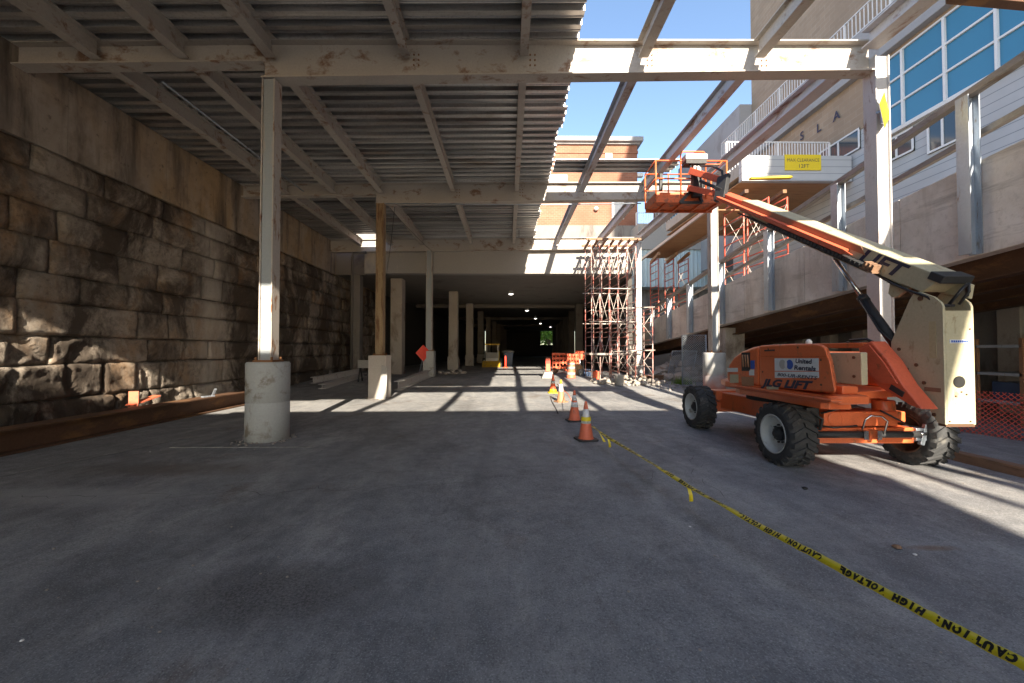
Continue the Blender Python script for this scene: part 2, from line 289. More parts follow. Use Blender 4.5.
# ------------------------------------------------------------------ mesh builder
WORLD = {}
def frame_from(d, up=V((0, 0, 1))):
    d = d.normalized()
    if abs(d.dot(up)) > 0.99: up = V((0, 1, 0))
    r = d.cross(up).normalized(); u = r.cross(d).normalized(); return d, r, u
class MB:
    def __init__(s): s.v = []; s.f = []; s.smooth = []
    def add(s, vs, fs, smooth=False):
        o = len(s.v); s.v += [V(p) for p in vs]
        for f in fs: s.f.append([i + o for i in f]); s.smooth.append(smooth)
        return s
    def box(s, x0, x1, y0, y1, z0, z1):
        return s.add([(x0, y0, z0), (x1, y0, z0), (x1, y1, z0), (x0, y1, z0), (x0, y0, z1), (x1, y0, z1), (x1, y1, z1), (x0, y1, z1)],
                     [(3, 2, 1, 0), (4, 5, 6, 7), (0, 1, 5, 4), (1, 2, 6, 5), (2, 3, 7, 6), (3, 0, 4, 7)])
    def extrude(s, poly, vec, smooth=False):
        n = len(poly); vec = V(vec); vs = [V(p) for p in poly] + [V(p) + vec for p in poly]
        s.add(vs, [list(range(n))[::-1], [n + i for i in range(n)]])
        return s.add(vs, [(i, (i + 1) % n, n + (i + 1) % n, n + i) for i in range(n)], smooth)
    def bar(s, p0, p1, w, h, up=(0, 0, 1)):
        p0 = V(p0); p1 = V(p1); d, r, u = frame_from(p1 - p0, V(up))
        q = [p0 + r * a * w / 2 + u * b * h / 2 for a, b in ((-1, -1), (1, -1), (1, 1), (-1, 1))]
        return s.extrude(q, p1 - p0)
    def ibeam(s, p0, p1, h, w, tf=0.025, tw=0.015, up=(0, 0, 1), h1=None):
        p0 = V(p0); p1 = V(p1); d, r, u = frame_from(p1 - p0, V(up))
        def prof(h):
            a, b, c, e = w / 2, h / 2, tw / 2, h / 2 - tf
            return [(-a, -b), (a, -b), (a, -e), (c, -e), (c, e), (a, e), (a, b), (-a, b), (-a, e), (-c, e), (-c, -e), (-a, -e)]
        n = 12; vs = [p0 + r * x + u * y for x, y in prof(h)] + [p1 + r * x + u * y for x, y in prof(h1 or h)]
        caps = [(0, 1, 2, 11), (11, 2, 3, 10), (10, 3, 4, 9), (9, 4, 5, 8), (8, 5, 6, 7)]
        fs = [(i, (i + 1) % n, n + (i + 1) % n, n + i) for i in range(n)] + [c_[::-1] for c_ in caps] + [tuple(n + i for i in c_) for c_ in caps]
        return s.add(vs, fs)
    def tube(s, pts, r, n=8, r2=None, caps=True):
        pts = [V(p) for p in pts]; rings = []; up = None
        for i, p in enumerate(pts):
            t = (pts[min(i + 1, len(pts) - 1)] - pts[max(i - 1, 0)]).normalized()
            if up is None:
                up = V((0, 0, 1)) if abs(t.z) < 0.9 else V((1, 0, 0))
            a = t.cross(up).normalized(); b = a.cross(t).normalized(); up = b
            k = i / max(1, len(pts) - 1); rr = r if r2 is None else r + (r2 - r) * k
            rings.append([p + (a * math.cos(2 * math.pi * j / n) + b * math.sin(2 * math.pi * j / n)) * rr for j in range(n)])
        vs = [q for g in rings for q in g]; fs = []
        for i in range(len(pts) - 1):
            for j in range(n): fs.append((i * n + j, i * n + (j + 1) % n, (i + 1) * n + (j + 1) % n, (i + 1) * n + j))
        s.add(vs, fs, True)
        if caps: s.add(rings[0], [list(range(n))[::-1]]); s.add(rings[-1], [list(range(n))])
        return s
    def lathe(s, prof, c, axis=(0, 0, 1), n=24, smooth=True, caps=True):
        c = V(c); d, r, u = frame_from(V(axis), V((0, 0, 1)) if abs(V(axis).z) < 0.9 else V((0, 1, 0)))
        vs = []
        for rad, h in prof:
            for j in range(n):
                a = 2 * math.pi * j / n; vs.append(c + d * h + (r * math.cos(a) + u * math.sin(a)) * rad)
        fs = []
        for i in range(len(prof) - 1):
            for j in range(n): fs.append((i * n + j, i * n + (j + 1) % n, (i + 1) * n + (j + 1) % n, (i + 1) * n + j))
        s.add(vs, fs, smooth)
        if caps:
            s.add(vs[:n], [list(range(n))[::-1]]); s.add(vs[-n:], [list(range(n))])
        return s
    def text(s, body, origin, right, up, size, shear=0.0, offset=0.0, ext=0.002, width=None, align='LEFT'):
        cu = bpy.data.curves.new('lettering', 'FONT'); cu.body = body; cu.size = size; cu.shear = shear; cu.offset = offset * size
        cu.extrude = 0; cu.align_x = align; cu.resolution_u = 3
        o = bpy.data.objects.new('lettering', cu); COL.objects.link(o)
        dg = bpy.context.evaluated_depsgraph_get(); me = bpy.data.meshes.new_from_object(o.evaluated_get(dg))
        vs = [v.co.copy() for v in me.vertices]; fs = [list(p.vertices) for p in me.polygons]
        bpy.data.objects.remove(o); bpy.data.curves.remove(cu); bpy.data.meshes.remove(me)
        if not vs: return s
        kx = 1.0
        if width:
            kx = width / max(1e-6, max(v.x for v in vs) - min(v.x for v in vs))
        right = V(right).normalized(); up = V(up).normalized(); o0 = V(origin); nrm = right.cross(up)
        n = len(vs); W = [o0 + right * v.x * kx + up * v.y + nrm * ext for v in vs]
        return s.add(W, fs)
    def build(s, name, mat, parent=None, origin=None, bevel=0, seg=2, smooth=False, recalc=True):
        lo = V((min(v.x for v in s.v), min(v.y for v in s.v), min(v.z for v in s.v))); hi = V((max(v.x for v in s.v), max(v.y for v in s.v), max(v.z for v in s.v)))
        org = V(origin) if origin is not None else ((lo + hi) / 2 if parent else V(((lo.x + hi.x) / 2, (lo.y + hi.y) / 2, lo.z)))
        me = bpy.data.meshes.new(name); me.from_pydata([v - org for v in s.v], [], s.f)
        for p, sm in zip(me.polygons, s.smooth): p.use_smooth = sm or smooth
        if recalc:
            bm = bmesh.new(); bm.from_mesh(me)
            bmesh.ops.remove_doubles(bm, verts=bm.verts, dist=1e-5)
            bmesh.ops.recalc_face_normals(bm, faces=bm.faces); bm.to_mesh(me); bm.free()
        me.materials.append(M[mat] if isinstance(mat, str) else mat); me.update()
        o = bpy.data.objects.new(name, me); COL.objects.link(o)
        if parent is not None: o.parent = parent; o.location = org - WORLD[parent]
        else: o.location = org
        WORLD[o] = org
        if bevel:
            b = o.modifiers.new('bevel', 'BEVEL'); b.width = bevel; b.segments = seg; b.limit_method = 'ANGLE'; b.angle_limit = R(40)
        return o
def tag(o, label, cat, group=None):
    o['label'] = label; o['category'] = cat
    if group: o['group'] = group
    return o
def thing(name, loc, label, cat, group=None):
    o = bpy.data.objects.new(name, None); o.empty_display_size = 0.2; COL.objects.link(o); o.location = loc; WORLD[o] = V(loc)
    return tag(o, label, cat, group)
def struct(o, kind='structure'): o['kind'] = kind; return o
ORD = ['first', 'second', 'third', 'fourth', 'fifth', 'sixth', 'seventh', 'eighth', 'ninth', 'tenth', 'eleventh', 'twelfth']
exec_sections = []
# ================================================================== ground
def make_ground():
    xs = [-70, -40, -25] + [-16 + i for i in range(34)] + [25, 45, 80]
    ys = [-60, -35, -20] + [-12 + i for i in range(52)] + [50, 70, 100, 150]
    vs = []; fs = []
    for y in ys:
        for x in xs:
            w = 1 if -12 < x < 16 and -5 < y < 60 else 0
            vs.append((x, y, gz(y) + 0.012 * w * noise.noise(V((x * 0.35, y * 0.35, 0)))))
    n = len(xs)
    for j in range(len(ys) - 1):
        for i in range(n - 1): fs.append((j * n + i, j * n + i + 1, (j + 1) * n + i + 1, (j + 1) * n + i))
    m = MB(); m.add(vs, fs, True); return struct(m.build('ground', 'ground', origin=(0, 0, 0)))
make_ground()

M['worn_line'] = paint('worn_paint_line', (0.36, 0.355, 0.34), 0.8, 0, 0.1, (0.22, 0.215, 0.21), 0.75, 5)
m = MB(); m.box(-5.7, -3.3, 6.80, 6.85, .004, .012); m.extrude([(-6.0, 7.6, .006), (-5.95, 7.62, .006), (-7.0, 3.6, .006), (-7.05, 3.6, .006)], (0, 0, .006))
struct(m.build('road_marking', 'worn_line'))
def cracks():
    rnd = random.Random(17); m = MB()
    def walk(x, y, a, n, st, w, depth=0):
        pts = [(x, y)]; a0 = a
        for i in range(n):
            a = a0 + rnd.gauss(0, .45); x += math.cos(a) * st; y += math.sin(a) * st; pts.append((x, y))
            if depth == 0 and rnd.random() < .05: walk(x, y, a + rnd.choice((-1, 1)) * rnd.uniform(.6, 1.2), rnd.randint(6, 18), st, w * .6, 1)
        vs = []
        for i, (px, py) in enumerate(pts):
            q = pts[min(i + 1, len(pts) - 1)]; p = pts[max(i - 1, 0)]; dx, dy = q[0] - p[0], q[1] - p[1]; l = math.hypot(dx, dy) or 1
            ww = w * rnd.uniform(.3, 1.2) * (1 if 0 < i < len(pts) - 1 else .1); z = gz(py) + .014
            vs += [(px - dy / l * ww, py + dx / l * ww, z), (px + dy / l * ww, py - dx / l * ww, z)]
        m.add(vs, [(2 * i, 2 * i + 1, 2 * i + 3, 2 * i + 2) for i in range(len(pts) - 1)])
    walk(-5.5, 4.6, .12, 60, .12, .0035); walk(-2.6, 5.6, .05, 60, .12, .003); walk(-1.0, 8.6, .2, 60, .14, .004); walk(2.4, 4.4, 1.2, 30, .12, .003); walk(-3.2, 2.9, .3, 20, .09, .002)
    o = m.build('pavement_crack', 'crack', recalc=False); struct(o)
M['crack'] = paint('crack_dirt', (0.07, 0.068, 0.066), 0.95, 0, 0.2)
cracks()
# loose stones and litter on the pavement, each a small thing
def pebble(p, r, mat, label, name='stone', cat='stone', group=None):
    m = MB(); vs = []; rnd = random.Random(hash((round(p[0], 2), round(p[1], 2))) & 9999)
    prof = [(0.55, 0.0), (1.0, 0.25), (0.75, 0.65), (0.2, 0.8)]
    m.lathe([(r * a * rnd.uniform(.8, 1.2), r * h) for a, h in prof], p, n=7, smooth=False)
    o = m.build(name, mat); return tag(o, label, cat, group)
lit = [(897, 548, 0.035, 'timber', 'small brown clod on the pavement below the sunlit strip'), (915, 555, 0.016, 'white', 'tiny white scrap beside the brown clod on the pavement'),
       (690, 527, 0.012, 'white', 'tiny white chip left of the caution tape'), (805, 489, 0.03, 'ink', 'flat dark scrap in the sunlit strip beside the lift'),
       (700, 573, 0.012, 'rubble', 'tiny grey chip right of the hanging tape'), (22, 641, 0.012, 'white', 'tiny white chip at the lower left of the pavement'),
       (54, 549, 0.014, 'rubble', 'pale chip on the dusty left pavement'), (150, 452, 0.014, 'white', 'white chip in front of the rusty beam on the left')]
for px, py, r, mt, lb in lit:
    d = P(px, py, 1.0); Y = CAMZ / (CAMZ - d.z); q = P(px, py, Y); pebble((q.x, q.y, 0.0), r, mt, lb, 'litter', 'debris')

m = MB(); rnd = random.Random(41)
for i in range(260):
    y = rnd.uniform(1.6, 9) ; x = rnd.uniform(-6.5, 6) * min(1, y / 5); r = rnd.choice([.004, .005, .007, .011])
    m.lathe([(r * .6, 0), (r, r * .5), (r * .3, r * rnd.uniform(.7, 1.1))], (x, y, .006), n=5, smooth=False)
o = m.build('grit', 'rubble'); o['kind'] = 'stuff'; o['label'] = 'fine grit scattered over the pavement'; o['category'] = 'grit'
# ================================================================== left stone wall
WX = -9.2
def stone_wall():
    root = thing('stone_wall', (WX - 0.4, 8, 0), 'tall retaining wall of big rough stone blocks under a stained concrete band', 'wall')
    rnd = random.Random(3); vs = []; fs = []; tone = []
    z = 0.0; heights = [0.62, 0.70, 0.58, 0.66, 0.56, 0.68, 0.62, 0.60, 0.5]
    k = 5.65 / sum(heights)
    for row, h in enumerate(heights):
        h *= k; y = -8 + rnd.uniform(-0.8, 0)
        while y < 30:
            w = rnd.choice([0.8, 1.1, 1.5, 1.9, 2.3]) * rnd.uniform(0.85, 1.15)
            rough = rnd.uniform(0.02, 0.045) if row > 2 else (rnd.uniform(0.016, 0.034) if row else rnd.uniform(.035, .06))
            if y > 15: rough *= 0.6
            out = rnd.uniform(-0.022, 0.022) + (0.03 if row < 2 else 0)
            near = 1 < y < 13 and row < 4
            st = 0.055 if near else 0.11
            nx = max(5, int(w / st)); nzv = max(5, int(h / st))
            tn = min(1, max(0, rnd.gauss(0.42 if row > 3 else 0.85, 0.3))); sd = rnd.uniform(0, 50); o = len(vs)  # lower courses toned paler, so the sun patch's brightness is partly colour
            gapc = 0.006
            dh = (rnd.uniform(-.02, .02), rnd.uniform(-.02, .02))
            for j in range(nzv + 1):
                for i in range(nx + 1):
                    u = i / nx; v = j / nzv
                    yy = y + gapc + u * (w - 2 * gapc); zz = z + gapc + v * (h - 2 * gapc)
                    q = V((yy * 1.5, zz * 1.9, sd)); q2 = V((yy * 1.7, zz * 1.7, 3.3))
                    yy += 0.022 * noise.noise(q2 * 1.3); zz += 0.03 * noise.noise(V((yy * .9, row * 3.1 + round(v), 1.7))) if v in (0.0, 1.0) else 0.02 * noise.noise(q2)
                    e = min(u * w, (1 - u) * w, v * h, (1 - v) * h)
                    edge = -0.05 * max(0, 1 - e / (0.045 + .05 * abs(noise.noise(q * 2)))) ** 1.3
                    a = noise.fractal(q * 0.9, 0.75, 2.2, 7) * rough
                    if row <= 2:
                        rd = 1 - abs(noise.noise(q * 1.1)); a += (rd ** 3 - .5) * rough * 0.4 + noise.fractal(q * 4, 0.7, 2.1, 5) * rough * .5
                        if abs(noise.noise(V((yy * .8, zz * .8, sd + 7)))) < .07: a -= .05
                    a += (u - .5) * dh[0] + (v - .5) * dh[1]
                    vs.append((WX + out + edge + a, yy, zz)); tone.append(tn)
            for j in range(nzv):
                for i in range(nx): a = o + j * (nx + 1) + i; fs.append((a, a + 1, a + nx + 2, a + nx + 1))
            per = [o + i for i in range(nx + 1)] + [o + j * (nx + 1) + nx for j in range(1, nzv + 1)] + [o + nzv * (nx + 1) + i for i in range(nx - 1, -1, -1)] + [o + j * (nx + 1) for j in range(nzv - 1, 0, -1)]
            b0 = len(vs)
            for p in per: vs.append((WX - 0.3, vs[p][1], vs[p][2])); tone.append(tn)
            m_ = len(per)
            for i in range(m_): fs.append((per[i], b0 + i, b0 + (i + 1) % m_, per[(i + 1) % m_]))
            y += w
        z += h
    me = bpy.data.meshes.new('stone_courses'); org = WORLD[root]
    me.from_pydata([V(p) - org for p in vs], [], fs)
    at = me.attributes.new('tone', 'FLOAT', 'POINT'); at.data.foreach_set('value', tone)
    bm = bmesh.new(); bm.from_mesh(me); bmesh.ops.recalc_face_normals(bm, faces=bm.faces); bm.to_mesh(me); bm.free()
    for p in me.polygons: p.use_smooth = True
    me.materials.append(M['stone']); o = bpy.data.objects.new('stone_courses', me); COL.objects.link(o); o.parent = root; WORLD[o] = org
    m = MB().box(WX - 1.2, WX - 0.16, -9, 30, -0.1, 5.64); m.build('mortar_core', 'conc_dark', root)
    # concrete band above, cast in panels
    rnd = random.Random(5); m = MB(); y = -8.5
    while y < 29:
        w = rnd.choice([1.2, 1.8, 2.4]); top0 = 7.33
        m.box(WX - 0.9, WX + 0.02 + rnd.uniform(0, .012), y + 0.004, y + w - 0.004, 5.655, top0); y += w
    m.build('concrete_band', 'coping', root, bevel=0.006)
stone_wall()
def small_rubble(name, label, cx, cy, rx, ry, n, seed, smin=0.03, smax=0.14, z=None, mat='rubble', hz=0.3):
    rnd = random.Random(seed); m = MB()
    for i in range(n):
        a = rnd.uniform(0, 6.28); k = rnd.random() ** 0.5; x = cx + rx * k * math.cos(a); y = cy + ry * k * math.sin(a)
        r = rnd.uniform(smin, smax); zz = (gz(y) if z is None else z) + (1 - k) * hz * rnd.random()
        m.lathe([(r * .6 * rnd.uniform(.7, 1.2), 0), (r * rnd.uniform(.8, 1.1), r * .4), (r * .7, r * rnd.uniform(.6, 1)), (r * .1, r)], (x, y, zz - 0.01), axis=(rnd.uniform(-.4, .4), rnd.uniform(-.4, .4), 1), n=6, smooth=False)
    o = m.build(name, mat); o['kind'] = 'stuff'; o['label'] = label; o['category'] = 'rubble'; return o
small_rubble('rubble', 'loose stone fragments along the foot of the stone wall behind the rusty beam', WX + 0.35, 9.5, 0.28, 3.2, 60, 4, 0.03, 0.12)

# rusty H beam lying along the wall
r = thing('rusty_beam', (-7.7, 2, 0), 'long rusty steel beam lying on the ground along the stone wall', 'steel beam')
MB().ibeam((-8.0, -2.0, 0.205), (-8.0, 12.3, 0.205), 0.40, 0.40, 0.03, 0.02).build('beam', 'rust', r)
m = MB(); m.bar((-7.9, 10.75, 0.41), (-7.72, 10.62, 0.62), 0.05, 0.03); m.bar((-7.88, 10.78, 0.425), (-7.98, 10.5, 0.425), 0.10, 0.03)
m.build('clamp', 'galv', r)
m = MB(); m.bar((-8.55, 9.1, 0.40), (-8.45, 9.7, 0.55), 0.2, 0.03); m.bar((-8.6, 9.15, 0.36), (-8.42, 9.2, 0.36), 0.04, 0.7)
tag(m.build('broken_board', 'cone_pink', origin=(-8.5, 9.2, 0)), 'small orange broken board wedged between the rusty beam and the wall', 'board')

# ================================================================== steel frame
BY = [1.05, 7.45, 13.8, 20.6]; BYN = ['overhead', 'nearest', 'middle', 'farthest']
def T(x): return 7.44 + (0.018 if x < -4.1 else 0.0064) * (x + 4.1)
LX, RX = -4.45, 7.05
def hcol(root, x, y, z0, z1, mat, w=0.26):
    for sx in (-1, 1): MB().box(x + sx * (w / 2 - .011) - .011, x + sx * (w / 2 - .011) + .011, y - w / 2, y + w / 2, z0, z1).build('flange', mat, root)
    MB().box(x - w / 2 + .0225, x + w / 2 - .0225, y - w * .36, y - w * .36 + .016, z0, z1).build('web', 'web_grey' if mat == 'steel_rusty' else mat, root)
def column(x, y, ped, ph, mat, label, ztop, w=0.26, pedmat='ped', group='steel columns on concrete pedestals'):
    z = gz(y); r = thing('steel_column', (x, y, z), label, 'column', group)
    m = MB()
    if ped[0] == 'round':
        R_ = ped[1]; m.lathe([(R_, -0.1), (R_, ph * .48), (R_ - .006, ph * .485), (R_ - .006, ph * .495), (R_, ph * .5), (R_ + .003, ph - 0.03), (R_ - 0.022, ph)], (x, y, z), n=40)
    else:
        a = ped[1] / 2; m.box(x - a, x + a, y - a, y + a, z - 0.1, z + ph)
    m.build('pedestal', pedmat, r, bevel=0.012 if ped[0] != 'round' else 0)
    m = MB(); m.box(x - w * .75, x + w * .75, y - w * .75, y + w * .75, z + ph, z + ph + 0.035)
    for sx in (-1, 1):
        for sy in (-1, 1): m.lathe([(0.022, 0), (0.022, 0.06)], (x + sx * w * .6, y + sy * w * .6, z + ph + 0.03), n=6)
    m.build('base_plate', 'rustbolt', r)
    hcol(r, x, y, z + ph + 0.035, ztop, mat, w)
    return r
column(LX, 7.45, ('round', 0.36), 1.43, 'steel_rusty', 'rusty pale steel column on a round concrete pedestal, nearest on the left', T(LX) - 0.73, 0.24)
column(LX + 0.05, 13.75, ('square', 0.6), 1.46, 'steel_ochre', 'ochre stained steel column on a square concrete pedestal with a white board leaning', T(LX) - 0.73, 0.26, 'conc')
column(LX + 0.4, 20.55, ('square', 0.55), 1.3, 'steel_rusty', 'pale steel column at the left of the tunnel mouth', T(LX) - 0.66, 0.30)
r = column(RX, 7.45, ('round', 0.36), 1.45, 'steel_white', 'white steel column behind the lift carrying the yellow diamond sign', T(RX) - 0.3, 0.27)
column(7.2, 13.85, ('round', 0.36), 1.55, 'steel_rusty', 'pale rust streaked column on a round pedestal sprayed red at its foot', T(RX) - 0.3, 0.26, 'ped_spray')
column(6.72, 20.5, ('square', 0.5), 0.6, 'steel_white', 'white steel column behind the scaffold tower at the tunnel mouth', T(RX) - 0.3, 0.3)
# yellow diamond sign on the right column
c = V((6.96, 7.2, P(888, 110, 7.2).z)); h = V((0.82, 0.57, 0)) * 0.33; k = V((0, 0, 0.34)); nn = V((0.57, -0.82, 0))
r = thing('diamond_sign', c, 'yellow diamond warning sign fixed to the white steel column', 'sign')
MB().extrude([c - h, c - k, c + h, c + k], nn * 0.006).build('sign_plate', 'yellow', r)
MB().extrude([c - h * 1.04 - nn * .004, c - k * 1.04 - nn * .004, c + h * 1.04 - nn * .004, c + k * 1.04 - nn * .004], -nn * 0.004).build('back_plate', 'white', r)
m = MB(); m.bar(c - k * .7 - nn * .03, c + k * .7 - nn * .03, .04, .03); m.bar(c - nn * .03, c - nn * .12, .03, .03); m.build('bracket', 'galv', r)

for cx_, cy_, nm_ in ((LX, 7.45, 'round pedestal'), (LX + .05, 13.75, 'square pedestal')):
    m = MB(); rnd = random.Random(int(cy_ * 10))
    for i in range(70):
        a = rnd.uniform(0, 6.28); q = .37 + abs(rnd.gauss(0, .12)); rr_q = rnd.choice([.008, .012, .018, .03])
        m.lathe([(rr_q * .7, 0), (rr_q, rr_q * .4), (rr_q * .4, rr_q * .8)], (cx_ + q * math.cos(a), cy_ + q * math.sin(a), gz(cy_) + .006), n=5, smooth=False)
    o = m.build('grit', 'rubble'); o['kind'] = 'stuff'; o['label'] = 'crumbs of concrete around the foot of the ' + nm_; o['category'] = 'grit'
# cross beams, one thing per span
def beam_bolts(m, x, y, z):
    for i in range(2):
        for j in range(3): m.lathe([(0.016, 0), (0.016, 0.02)], (x + i * 0.09, y, z + j * 0.10), axis=(0, -1, 0), n=6)
JX = [-7.6, -6.0, -4.4, -1.9, 0.30, 2.53, 4.72]
for i, y in enumerate(BY):
    mat = 'steel'
    m = MB(); hL = 0.42
    x0, x1 = WX - 0.1, LX - 0.14
    if i < 3:
        r = thing('cross_beam', (x0, y, T(x0)), 'short cross beam from the stone wall to the left columns, %s row' % BYN[i], 'steel beam', 'cross beams of the roof frame')
        MB().ibeam((x0, y, T(x0) - hL / 2), (x1, y, T(x1) - hL / 2), hL, 0.26).build('beam', mat, r)
    x0, x1 = LX - 0.14 + 0.002, RX - 0.14
    if i == 3: x0 = -9.2; x1 = 6.55
    hR, hS = ((0.72, 0.58) if i < 3 else (0.66, 0.6))
    r = thing('cross_beam', ((x0 + x1) / 2, y, T(x0)), 'long deep cross beam spanning from the left to the right columns, %s row' % BYN[i] if i < 3 else 'pale cross beam along the top of the tunnel mouth', 'steel beam', 'cross beams of the roof frame')
    MB().ibeam((x0, y, T(x0) - hR / 2), (x1, y, T(x1) - hS / 2), hR, 0.26, 0.028, 0.016, h1=hS).build('beam', 'steel', r)
    m = MB()
    for jx in JX[3:]: beam_bolts(m, jx + 0.12, y - 0.006, T(jx) - 0.42)
    if i in (1, 2): m.build('bolt_group', 'rustbolt', r)
# joists
JL = ['first joist out from the stone wall', 'second joist out from the stone wall', 'joist joining the tops of the left columns', 'slim joist just right of the left columns',
      'slim joist nearest the open deck edge', 'bare joist against open sky, nearer the deck', 'bare joist against open sky, nearer the right columns']
BAY = ['bay closest to the camera', 'bay between the two nearer cross beams', 'bay before the tunnel mouth']
for b in range(3):
    for j, x in enumerate(JX):
        y0, y1 = BY[b] + 0.135, BY[b + 1] - 0.135
        hh, ww = (0.36, 0.19) if j < 3 or j > 4 else (0.33, 0.15)
        mat = 'primer' if j >= 5 and b > 0 else ('steel_rusty' if j == 3 and b == 0 else 'steel')
        o = MB().ibeam((x, y0, T(x) - hh / 2 - 0.004), (x, y1, T(x) - hh / 2 - 0.004), hh, ww, 0.02, 0.012).build('joist', mat)
        tag(o, '%s, %s' % (JL[j], BAY[b]), 'joist', 'roof joists')
for j, x in enumerate(JX[3:]):
    o = MB().ibeam((x, -5.2, T(x) - .17), (x, BY[0] - .135, T(x) - .17), 0.33, 0.17, 0.02, 0.012).build('joist', 'steel')
    tag(o, '%s, open bay above and behind the camera' % ['slim joist just right of the left columns', 'slim joist nearest the open deck edge', 'bare joist against open sky, nearer the deck', 'bare joist nearer the right columns'][j], 'joist', 'roof joists')
# main girders on the right column line
for b in range(3):
    y0, y1 = BY[b] + (0.15 if b else -5.0), BY[b + 1] - 0.15
    o = MB().ibeam((6.8, y0, 7.47), (6.8, y1, 7.47), 0.34, 0.32, 0.026, 0.016).build('girder', 'primer')
    tag(o, 'deep grey girder along the right columns, %s' % BAY[b], 'girder', 'girders along the right columns')

# ================================================================== corrugated metal deck
def deck(name, label, ribs, mat='deck'):
    m = MB(); pr = 0.30
    prof = [(0, 0), (0.10, 0), (0.115, 0.010), (0.13, 0), (0.15, 0), (0.165, 0.095), (0.285, 0.095), (0.30, 0)]
    for y, x0, x1 in ribs:
        if x1 - x0 < 0.05: continue
        vs = []
        for dy, dz in prof:
            vs += [(x0, y + dy, T(x0) + 0.004 + dz), (x1, y + dy, T(x1) + 0.004 + dz)]
        m.add(vs, [(2 * i, 2 * i + 1, 2 * i + 3, 2 * i + 2) for i in range(len(prof) - 1)])
    o = m.build(name, mat); s = o.modifiers.new('thickness', 'SOLIDIFY'); s.thickness = 0.004; s.offset = 1
    return tag(o, label, 'metal deck')
rnd = random.Random(11); ribs = []; n = 0; y = 1.30; jit = 0
while y < 20.55:
    if n % 3 == 0: jit = rnd.uniform(-0.05, 0.06)
    x0 = -9.7
    if y > 19.55: x0 = -6.5
    ribs.append((y, x0, 1.36 + jit + rnd.uniform(-.012, .012))); y += 0.30; n += 1
y = 1.0
while y > -4.2:
    # unseen near end, stepped back towards the wall to shape the sun patch
    xr = min(1.36, -2.3) if y > -2.3 else -2.3 - (-2.3 - y) * 6.0
    ribs.append((y, -9.2, xr)); y -= 0.30
deck('metal_deck', 'corrugated galvanised metal deck roofing the left half of the steel frame', ribs)
ribs = []; y = -5.35  # deck added out of view, its edges cut to shape the foreground shadow
while y > -26:
    x0 = max(-9.2, -3.5 - (-4.9 - y) * 3.6)
    ribs.append((y, x0, 7.12 + min(0, .21 * (y + 9.2)))); y -= 0.30
deck('metal_deck', 'unseen corrugated metal deck added behind the camera to shade the foreground', ribs)
ribs2 = [(19.6 + .3 * i, -9.7, -7.6) for i in range(3)]; deck('deck_sheets', 'short deck sheets closing the corner against the stone wall', ribs2)
m_ = [(12.05 + 0.3 * i, 1.46, 5.35 + 0.05 * (i % 2)) for i in range(3)]
deck('deck_sheets', 'strip of corrugated deck sheets laid across the bare joists against the sky', m_)
# unseen beams under the added deck, ends kept inside its shadow edge
for y in (-8, -16, -24):
    o = MB().ibeam((-9.2, y, T(-9.2) - 0.31), (RX - max(0, -.21 * (y + 9.2)) - .3, y, T(RX) - 0.31), 0.62, 0.26).build('cross_beam', 'steel'); tag(o, 'deep cross beam under the metal deck behind the camera', 'steel beam', 'beams behind the camera')
o = MB().ibeam((RX - 3.9, -26, T(RX) - 0.31), (RX - .2, -9.2, T(RX) - 0.31), 0.62, 0.26).build('girder', 'primer'); tag(o, 'unseen deep grey girder slanted along the added deck edge behind the camera', 'girder')  # turned aside with the deck edge to let sun onto the right pavement
for y in (-8, -16, -24):
    for x in (LX, 2.6): o = MB().ibeam((x, y, 0), (x, y, T(x) - 0.63), 0.27, 0.27, up=(1, 0, 0)).build('steel_column', 'steel'); tag(o, 'steel column behind the camera carrying the metal deck', 'column', 'columns behind the camera')
# rusty beam overhead at the top right
a = P(951, -5, 6.1); b = P(1090, 8, 6.5)
o = MB().bar(a, b, 0.16, 0.16).build('rusty_beam', 'rust', bevel=0.01); tag(o, 'red brown beam end jutting in high at the top right', 'steel beam')
for pts, lb in (([(-4.2, 13.62, 6.68), (1.2, 13.62, 6.66), (4.6, 13.62, 6.72)], 'thin conduit fixed along the middle cross beam'),
                ([(-6.9, 7.9, 7.0), (-6.9, 13.4, 7.0)], 'thin conduit running between joists near the stone wall')):
    tag(MB().tube(pts, .022, 8).build('conduit', 'galv'), lb, 'conduit')
for pts, lb in (([(-4.0, 14.0, 6.7), (-4.6, 15.5, 5.2), (-5.6, 18.0, 4.6), (-6.2, 20.5, 5.5)], 'black cable sagging behind the ochre column'),
                ([(-4.2, 14.1, 6.7), (-3.6, 15.6, 6.0), (-3.2, 17.6, 5.9), (-3.9, 20.3, 6.7)], 'slack black wire hanging under the deck before the tunnel')):
    P4 = [V(p) for p in pts]; path_ = []
    for k in range(25):
        t = k / 24; a_ = P4[0].lerp(P4[1], t); b_ = P4[1].lerp(P4[2], t); c_ = P4[2].lerp(P4[3], t); path_.append(a_.lerp(b_, t).lerp(b_.lerp(c_, t), t))
    tag(MB().tube(path_, .009, 6).build('hanging_cable', 'hose'), lb, 'cable')
# hanging work light under the joist before the tunnel
p = P(519, 213, 19.2)
r = thing('work_light', (p.x, p.y, p.z), 'white hanging work lamp under the deck before the tunnel', 'lamp')
MB().lathe([(0.05, 0.34), (0.09, 0.2), (0.2, 0.04), (0.2, 0.0)], p, n=20).build('lamp_shade', 'white', r)
MB().lathe([(0.02, -0.05), (0.12, -0.04), (0.17, 0.0)], p, n=16).build('bulb', 'bulb', r)
MB().tube([p + V((0, 0, .34)), V((p.x, p.y, T(p.x) - 0.35))], 0.012).build('cord', 'hose', r)

